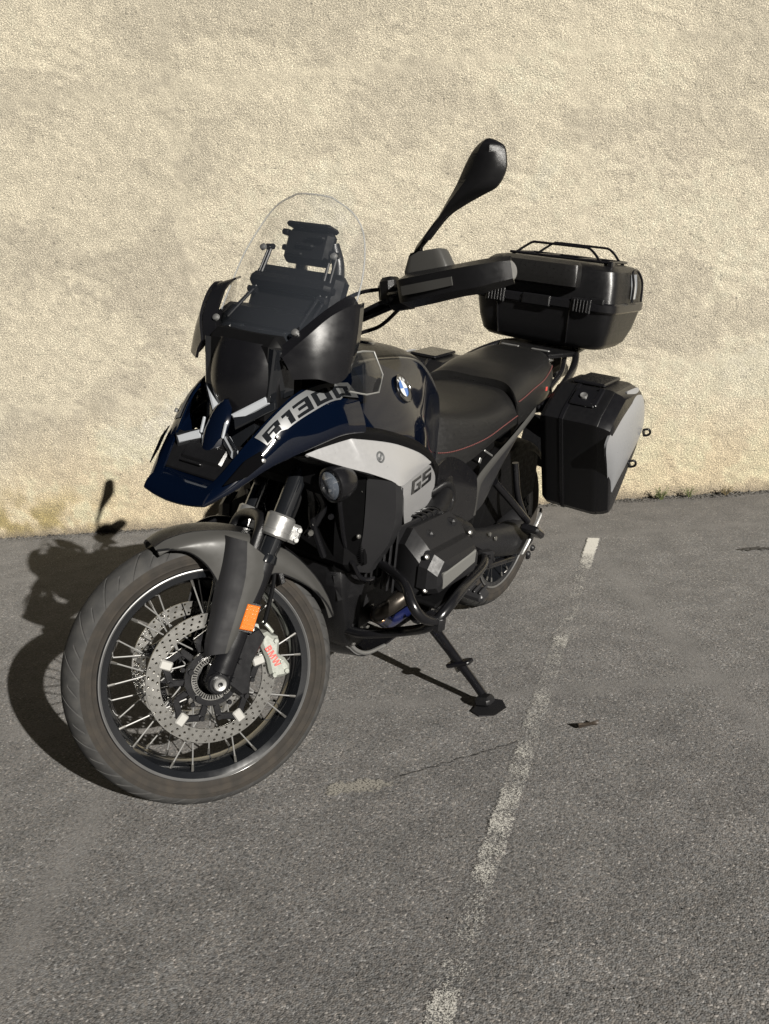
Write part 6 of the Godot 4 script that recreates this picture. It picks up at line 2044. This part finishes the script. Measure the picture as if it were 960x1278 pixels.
func build_luggage() -> void:
	# side cases
	for side in [0, 1]:
		var pn := holder("side_case", bike, Transform3D.IDENTITY if side == 0 else Transform3D(Basis.IDENTITY, V(-0.05, -0.022, 0)))
		var fl := func(m: Mb) -> Mb: return m if side == 0 else m.mirrored()
		var prof := [[0.228, 0.822], [0.205, 0.850], [0.105, 0.920], [-0.070, 0.928], [-0.150, 0.880], [-0.170, 0.780], [-0.150, 0.700], [-0.020, 0.540], [0.030, 0.488], [0.062, 0.482], [0.082, 0.496]]
		var ring := func(z: float, sh: float) -> PackedVector3Array:
			var o := PackedVector3Array()
			var c := Vector2(0.06, 0.70)
			for q in prof:
				var p := c + (Vector2(q[0], q[1]) - c) * sh
				o.append(V(p.x, p.y, z))
			return o
		var bd := Mb.new()
		bd.loft([ring.call(-0.225, 0.93), ring.call(-0.240, 0.985), ring.call(-0.250, 0.99), ring.call(-0.405, 1.0), ring.call(-0.422, 0.985), ring.call(-0.430, 0.95)])
		part("case_body", fl.call(bd), M.plastic, pn, 30.0)
		# seam rib
		var rb := Mb.new()
		rb.loft([ring.call(-0.292, 0.99), ring.call(-0.294, 1.008), ring.call(-0.306, 1.008), ring.call(-0.308, 0.99)], false)
		part("case_rib", fl.call(rb), M.satin, pn)
		# outer shell in black behind the silver plate
		var os := Mb.new()
		os.loft([ring.call(-0.418, 0.985), ring.call(-0.445, 0.95), ring.call(-0.462, 0.90), ring.call(-0.466, 0.80)])
		part("case_shell", fl.call(os), M.satin, pn, 30.0)
		var lid := Mb.new()
		lid.patch([
			[V(0.048, 0.917, -0.446), V(-0.008, 0.921, -0.450), V(-0.055, 0.918, -0.450), V(-0.085, 0.900, -0.448)],
			[V(0.078, 0.870, -0.462), V(0.000, 0.872, -0.474), V(-0.070, 0.868, -0.474), V(-0.115, 0.860, -0.464)],
			[V(0.172, 0.822, -0.462), V(0.070, 0.805, -0.480), V(-0.040, 0.796, -0.482), V(-0.134, 0.790, -0.470)],
			[V(0.226, 0.766, -0.464), V(0.120, 0.740, -0.482), V(0.010, 0.735, -0.484), V(-0.105, 0.740, -0.472)],
			[V(0.175, 0.690, -0.462), V(0.120, 0.675, -0.480), V(0.050, 0.665, -0.480), V(-0.030, 0.672, -0.470)],
			[V(0.098, 0.592, -0.456), V(0.090, 0.585, -0.466), V(0.078, 0.580, -0.466), V(0.060, 0.582, -0.462)],
		], 5, 6, 0.008)
		part("case_lid", fl.call(lid), M.lid, pn, 30.0)
		# lock, latch recess, carrying loop and tie loops
		var lk := Mb.new()
		var top := Basis(Vector3.BACK, -0.61)
		lk.box(V(0.155, 0.889, -0.345), V(0.075, 0.012, 0.085), 0.004, top)
		lk.box(V(0.150, 0.896, -0.385), V(0.085, 0.010, 0.022), 0.004, top)
		lk.box(V(0.02, 0.931, -0.33), V(0.16, 0.012, 0.11), 0.004, Basis(Vector3.BACK, -0.045))
		part("case_latch", fl.call(lk), M.satin, pn)
		var ky := Mb.new()
		var kx := Transform3D(top * Basis(Vector3.RIGHT, -PI / 2), V(0.158, 0.895, -0.340))
		ky.lathe([[0.0001, 0.004], [0.006, 0.004], [0.011, 0.006], [0.0125, 0.003], [0.0125, -0.003]], 24, kx)
		part("case_lock", fl.call(ky), M.alu, pn)
		for q in [V(-0.135, 0.755, -0.478), V(-0.035, 0.660, -0.476)]:
			var lp := Mb.new()
			lp.tube(Mb.cr([q + V(0.010, 0.012, 0), q + V(0.006, 0.016, -0.014), q + V(-0.004, 0.006, -0.019), q + V(-0.010, -0.006, -0.014), q + V(-0.010, -0.012, 0)], 4), 0.0042, 8)
			lp.box(q + V(0, 0, 0.002), V(0.034, 0.016, 0.006), 0.003, Basis(Vector3.BACK, 0.75))
			part("tie_loop", fl.call(lp), M.satin, pn)

	# top case
	var tc := holder("top_case", bike)
	var sec := func(y: float, x1: float, x0: float, w: float, p: float, dx := 0.0) -> PackedVector3Array:
		var o := PackedVector3Array()
		for k in 48:
			var a := TAU * k / 48.0
			o.append(V((x1 + x0) * 0.5 + (x1 - x0) * 0.5 * sign(cos(a)) * pow(absf(cos(a)), p), y, w * sign(sin(a)) * pow(absf(sin(a)), p)))
		return o
	var b := Mb.new()
	b.loft([sec.call(0.986, -0.245, -0.46, 0.205, 0.40), sec.call(0.992, -0.225, -0.49, 0.228, 0.32), sec.call(1.010, -0.210, -0.52, 0.245, 0.27), sec.call(1.060, -0.196, -0.55, 0.260, 0.24), sec.call(1.128, -0.186, -0.565, 0.272, 0.23)])
	part("case_body", b, M.plastic, tc, 34.0)
	var band := Mb.new()
	band.loft([sec.call(1.126, -0.182, -0.569, 0.275, 0.23), sec.call(1.132, -0.176, -0.575, 0.280, 0.23), sec.call(1.156, -0.176, -0.575, 0.280, 0.23), sec.call(1.162, -0.182, -0.569, 0.275, 0.23)])
	part("case_band", band, M.satin, tc, 34.0)
	var ld := Mb.new()
	ld.loft([sec.call(1.160, -0.188, -0.562, 0.271, 0.23), sec.call(1.226, -0.195, -0.552, 0.266, 0.24), sec.call(1.268, -0.206, -0.540, 0.256, 0.28), sec.call(1.282, -0.222, -0.52, 0.240, 0.34), sec.call(1.288, -0.245, -0.49, 0.212, 0.44)])
	part("case_lid", ld, M.plastic, tc, 34.0)
	# back pad
	var pd := Mb.new()
	var prow := []
	for q in [[1.196, 0.140, 0.0], [1.206, 0.150, 0.030], [1.245, 0.154, 0.038], [1.280, 0.150, 0.032], [1.292, 0.138, 0.004]]:
		var ring := PackedVector3Array()
		for k in 32:
			var a := TAU * k / 32.0
			ring.append(V(-0.180 + (q[2] if cos(a) > 0.0 else 0.02) * pow(absf(cos(a)), 0.35) * sign(cos(a)), q[0], 0.012 + q[1] * sign(sin(a)) * pow(absf(sin(a)), 0.4)))
		prow.append(ring)
	pd.loft(prow)
	part("back_pad", pd, M.leather, tc, 45.0)
	# ribbed straps of the hinges and the latch blocks
	for z in [0.175, -0.16]:
		var hn := Mb.new()
		for k in 5:
			hn.box(V(-0.173, 1.144, z + 0.012 * (k - 2)), V(0.012, 0.044, 0.006), 0.002)
		hn.box(V(-0.178, 1.144, z), V(0.012, 0.052, 0.075), 0.003)
		part("case_hinge", hn, M.plastic, tc)
	var lt := Mb.new()
	lt.box(V(-0.176, 1.144, 0.01), V(0.016, 0.040, 0.11), 0.004)
	lt.box(V(-0.185, 1.165, -0.215), V(0.012, 0.020, 0.05), 0.003)
	part("case_latch", lt, M.plastic, tc)
	for z in [0.165, -0.12]:
		var gv := Mb.new()
		gv.tube(Mb.cr([V(-0.1815, 1.124, z), V(-0.1925, 1.060, z * 0.98), V(-0.208, 1.005, z * 0.95)], 5), 0.0028, 6)
		part("case_groove", gv, M.satin, tc)
	# pale reflector with a frame on the left end
	var rf := Mb.new()
	rf.patch([[V(-0.375, 1.262, -0.264), V(-0.43, 1.262, -0.264)], [V(-0.372, 1.215, -0.273), V(-0.43, 1.215, -0.273)], [V(-0.370, 1.175, -0.277), V(-0.42, 1.175, -0.277)]], 3, 3, 0.004)
	part("end_reflector", rf, M.lens, tc)
	var fr := Mb.new()
	fr.tube(Mb.cr([V(-0.36, 1.165, -0.284), V(-0.362, 1.225, -0.280), V(-0.366, 1.272, -0.268), V(-0.42, 1.275, -0.268), V(-0.46, 1.235, -0.280), V(-0.46, 1.165, -0.288)], 5), 0.0045, 8)
	part("end_handle", fr, M.satin, tc)
	# rack of black tube on the lid
	var rk := Mb.new()
	for x in [-0.255, -0.47]:
		rk.tube([V(x, 1.297, 0.172), V(x, 1.297, -0.205)], 0.0048, 8)
		rk.tube(Mb.cr([V(x, 1.297, 0.150), V(x - 0.01, 1.322, 0.120), V(x - 0.012, 1.338, 0.095), V(x - 0.012, 1.340, 0.07)], 4) + Mb.cr([V(x - 0.012, 1.340, -0.10), V(x - 0.012, 1.338, -0.125), V(x - 0.01, 1.322, -0.150), V(x, 1.297, -0.178)], 4), 0.0046, 8)
	for z in [0.172, -0.205, 0.06, -0.09]:
		rk.tube([V(-0.255, 1.297, z), V(-0.47, 1.297, z)], 0.0045, 8)
	for z in [0.165, -0.195]:
		for x in [-0.27, -0.455]: rk.cyl(V(x, 1.275, z), V(x, 1.297, z), 0.008, 0.007, 10, 0.001)
	rk.box(V(-0.265, 1.290, -0.215), V(0.03, 0.026, 0.022), 0.004)
	part("lid_rack", rk, M.satin, tc)

func build_motorcycle() -> void:
	bike = holder("motorcycle", self, Transform3D(Basis(Vector3(-0.54821764, 0.00048014, 0.83633557), Vector3(0.16809623, 0.97965612, 0.10962459), Vector3(-0.81926862, 0.20068299, -0.53714547)), Vector3(0.3298193, 0.00317, -3.31403718)))
	tag(bike, "dark blue and silver touring motorcycle with three black luggage cases, leaning on its side stand", "motorcycle")
	var a0 := V(1.63, 0, 0)
	STEER = Transform3D(Basis.IDENTITY, a0) * Transform3D(Basis(RAKE.normalized(), -0.5951), Vector3.ZERO) * Transform3D(Basis.IDENTITY, -a0)
	build_front_wheel()
	build_fork()
	build_front_fender()
	build_nose()
	build_cockpit()
	build_handlebar()
	build_tank()
	build_wings()
	build_engine()
	build_seat()
	build_rear()
	build_luggage()

func _ready() -> void:
	# camera
	var cam := Camera3D.new()
	cam.name = "camera"
	cam.keep_aspect = Camera3D.KEEP_HEIGHT
	cam.fov = 59.47689
	cam.near = 0.05
	cam.far = 400.0
	cam.transform = Transform3D(Basis(Vector3(0.99700581, -0.07539849, 0.01716072), Vector3(0.07732672, 0.97214424, -0.22126036), Vector3(0.0, 0.22192485, 0.97506377)), Vector3(0, 1.139, 0))
	add_child(cam)
	cam.current = true
	# sky and exposure
	var env := Environment.new()
	env.background_mode = Environment.BG_SKY
	var sm := ProceduralSkyMaterial.new()
	sm.sky_top_color = Color(0.14, 0.30, 0.68)
	sm.sky_horizon_color = Color(0.45, 0.60, 0.86)
	sm.sky_curve = 0.12
	sm.ground_bottom_color = Color(0.22, 0.21, 0.20)
	sm.ground_horizon_color = Color(0.45, 0.46, 0.47)
	sm.sky_energy_multiplier = 0.058
	sm.ground_energy_multiplier = 0.05
	sm.sun_angle_max = 3.0
	var sky := Sky.new()
	sky.sky_material = sm
	env.sky = sky
	env.tonemap_mode = Environment.TONE_MAPPER_LINEAR
	env.tonemap_exposure = 3.55
	env.sdfgi_enabled = true
	env.ssao_enabled = true
	env.ssil_enabled = true
	var we := WorldEnvironment.new()
	we.name = "world_environment"
	we.environment = env
	add_child(we)
	# sun: low, behind the right shoulder
	var sun := DirectionalLight3D.new()
	sun.name = "sun"
	var az := deg_to_rad(31.6); var el := deg_to_rad(22.3)
	var to_sun := Vector3(cos(el) * sin(az), sin(el), cos(el) * cos(az))
	sun.look_at_from_position(to_sun * 20.0, Vector3.ZERO)
	sun.light_color = Color(1.0, 0.98, 0.945)
	sun.light_energy = 1.6
	sun.light_angular_distance = 0.5
	sun.shadow_enabled = true
	add_child(sun)

	make_materials()
	build_setting()
	build_motorcycle()
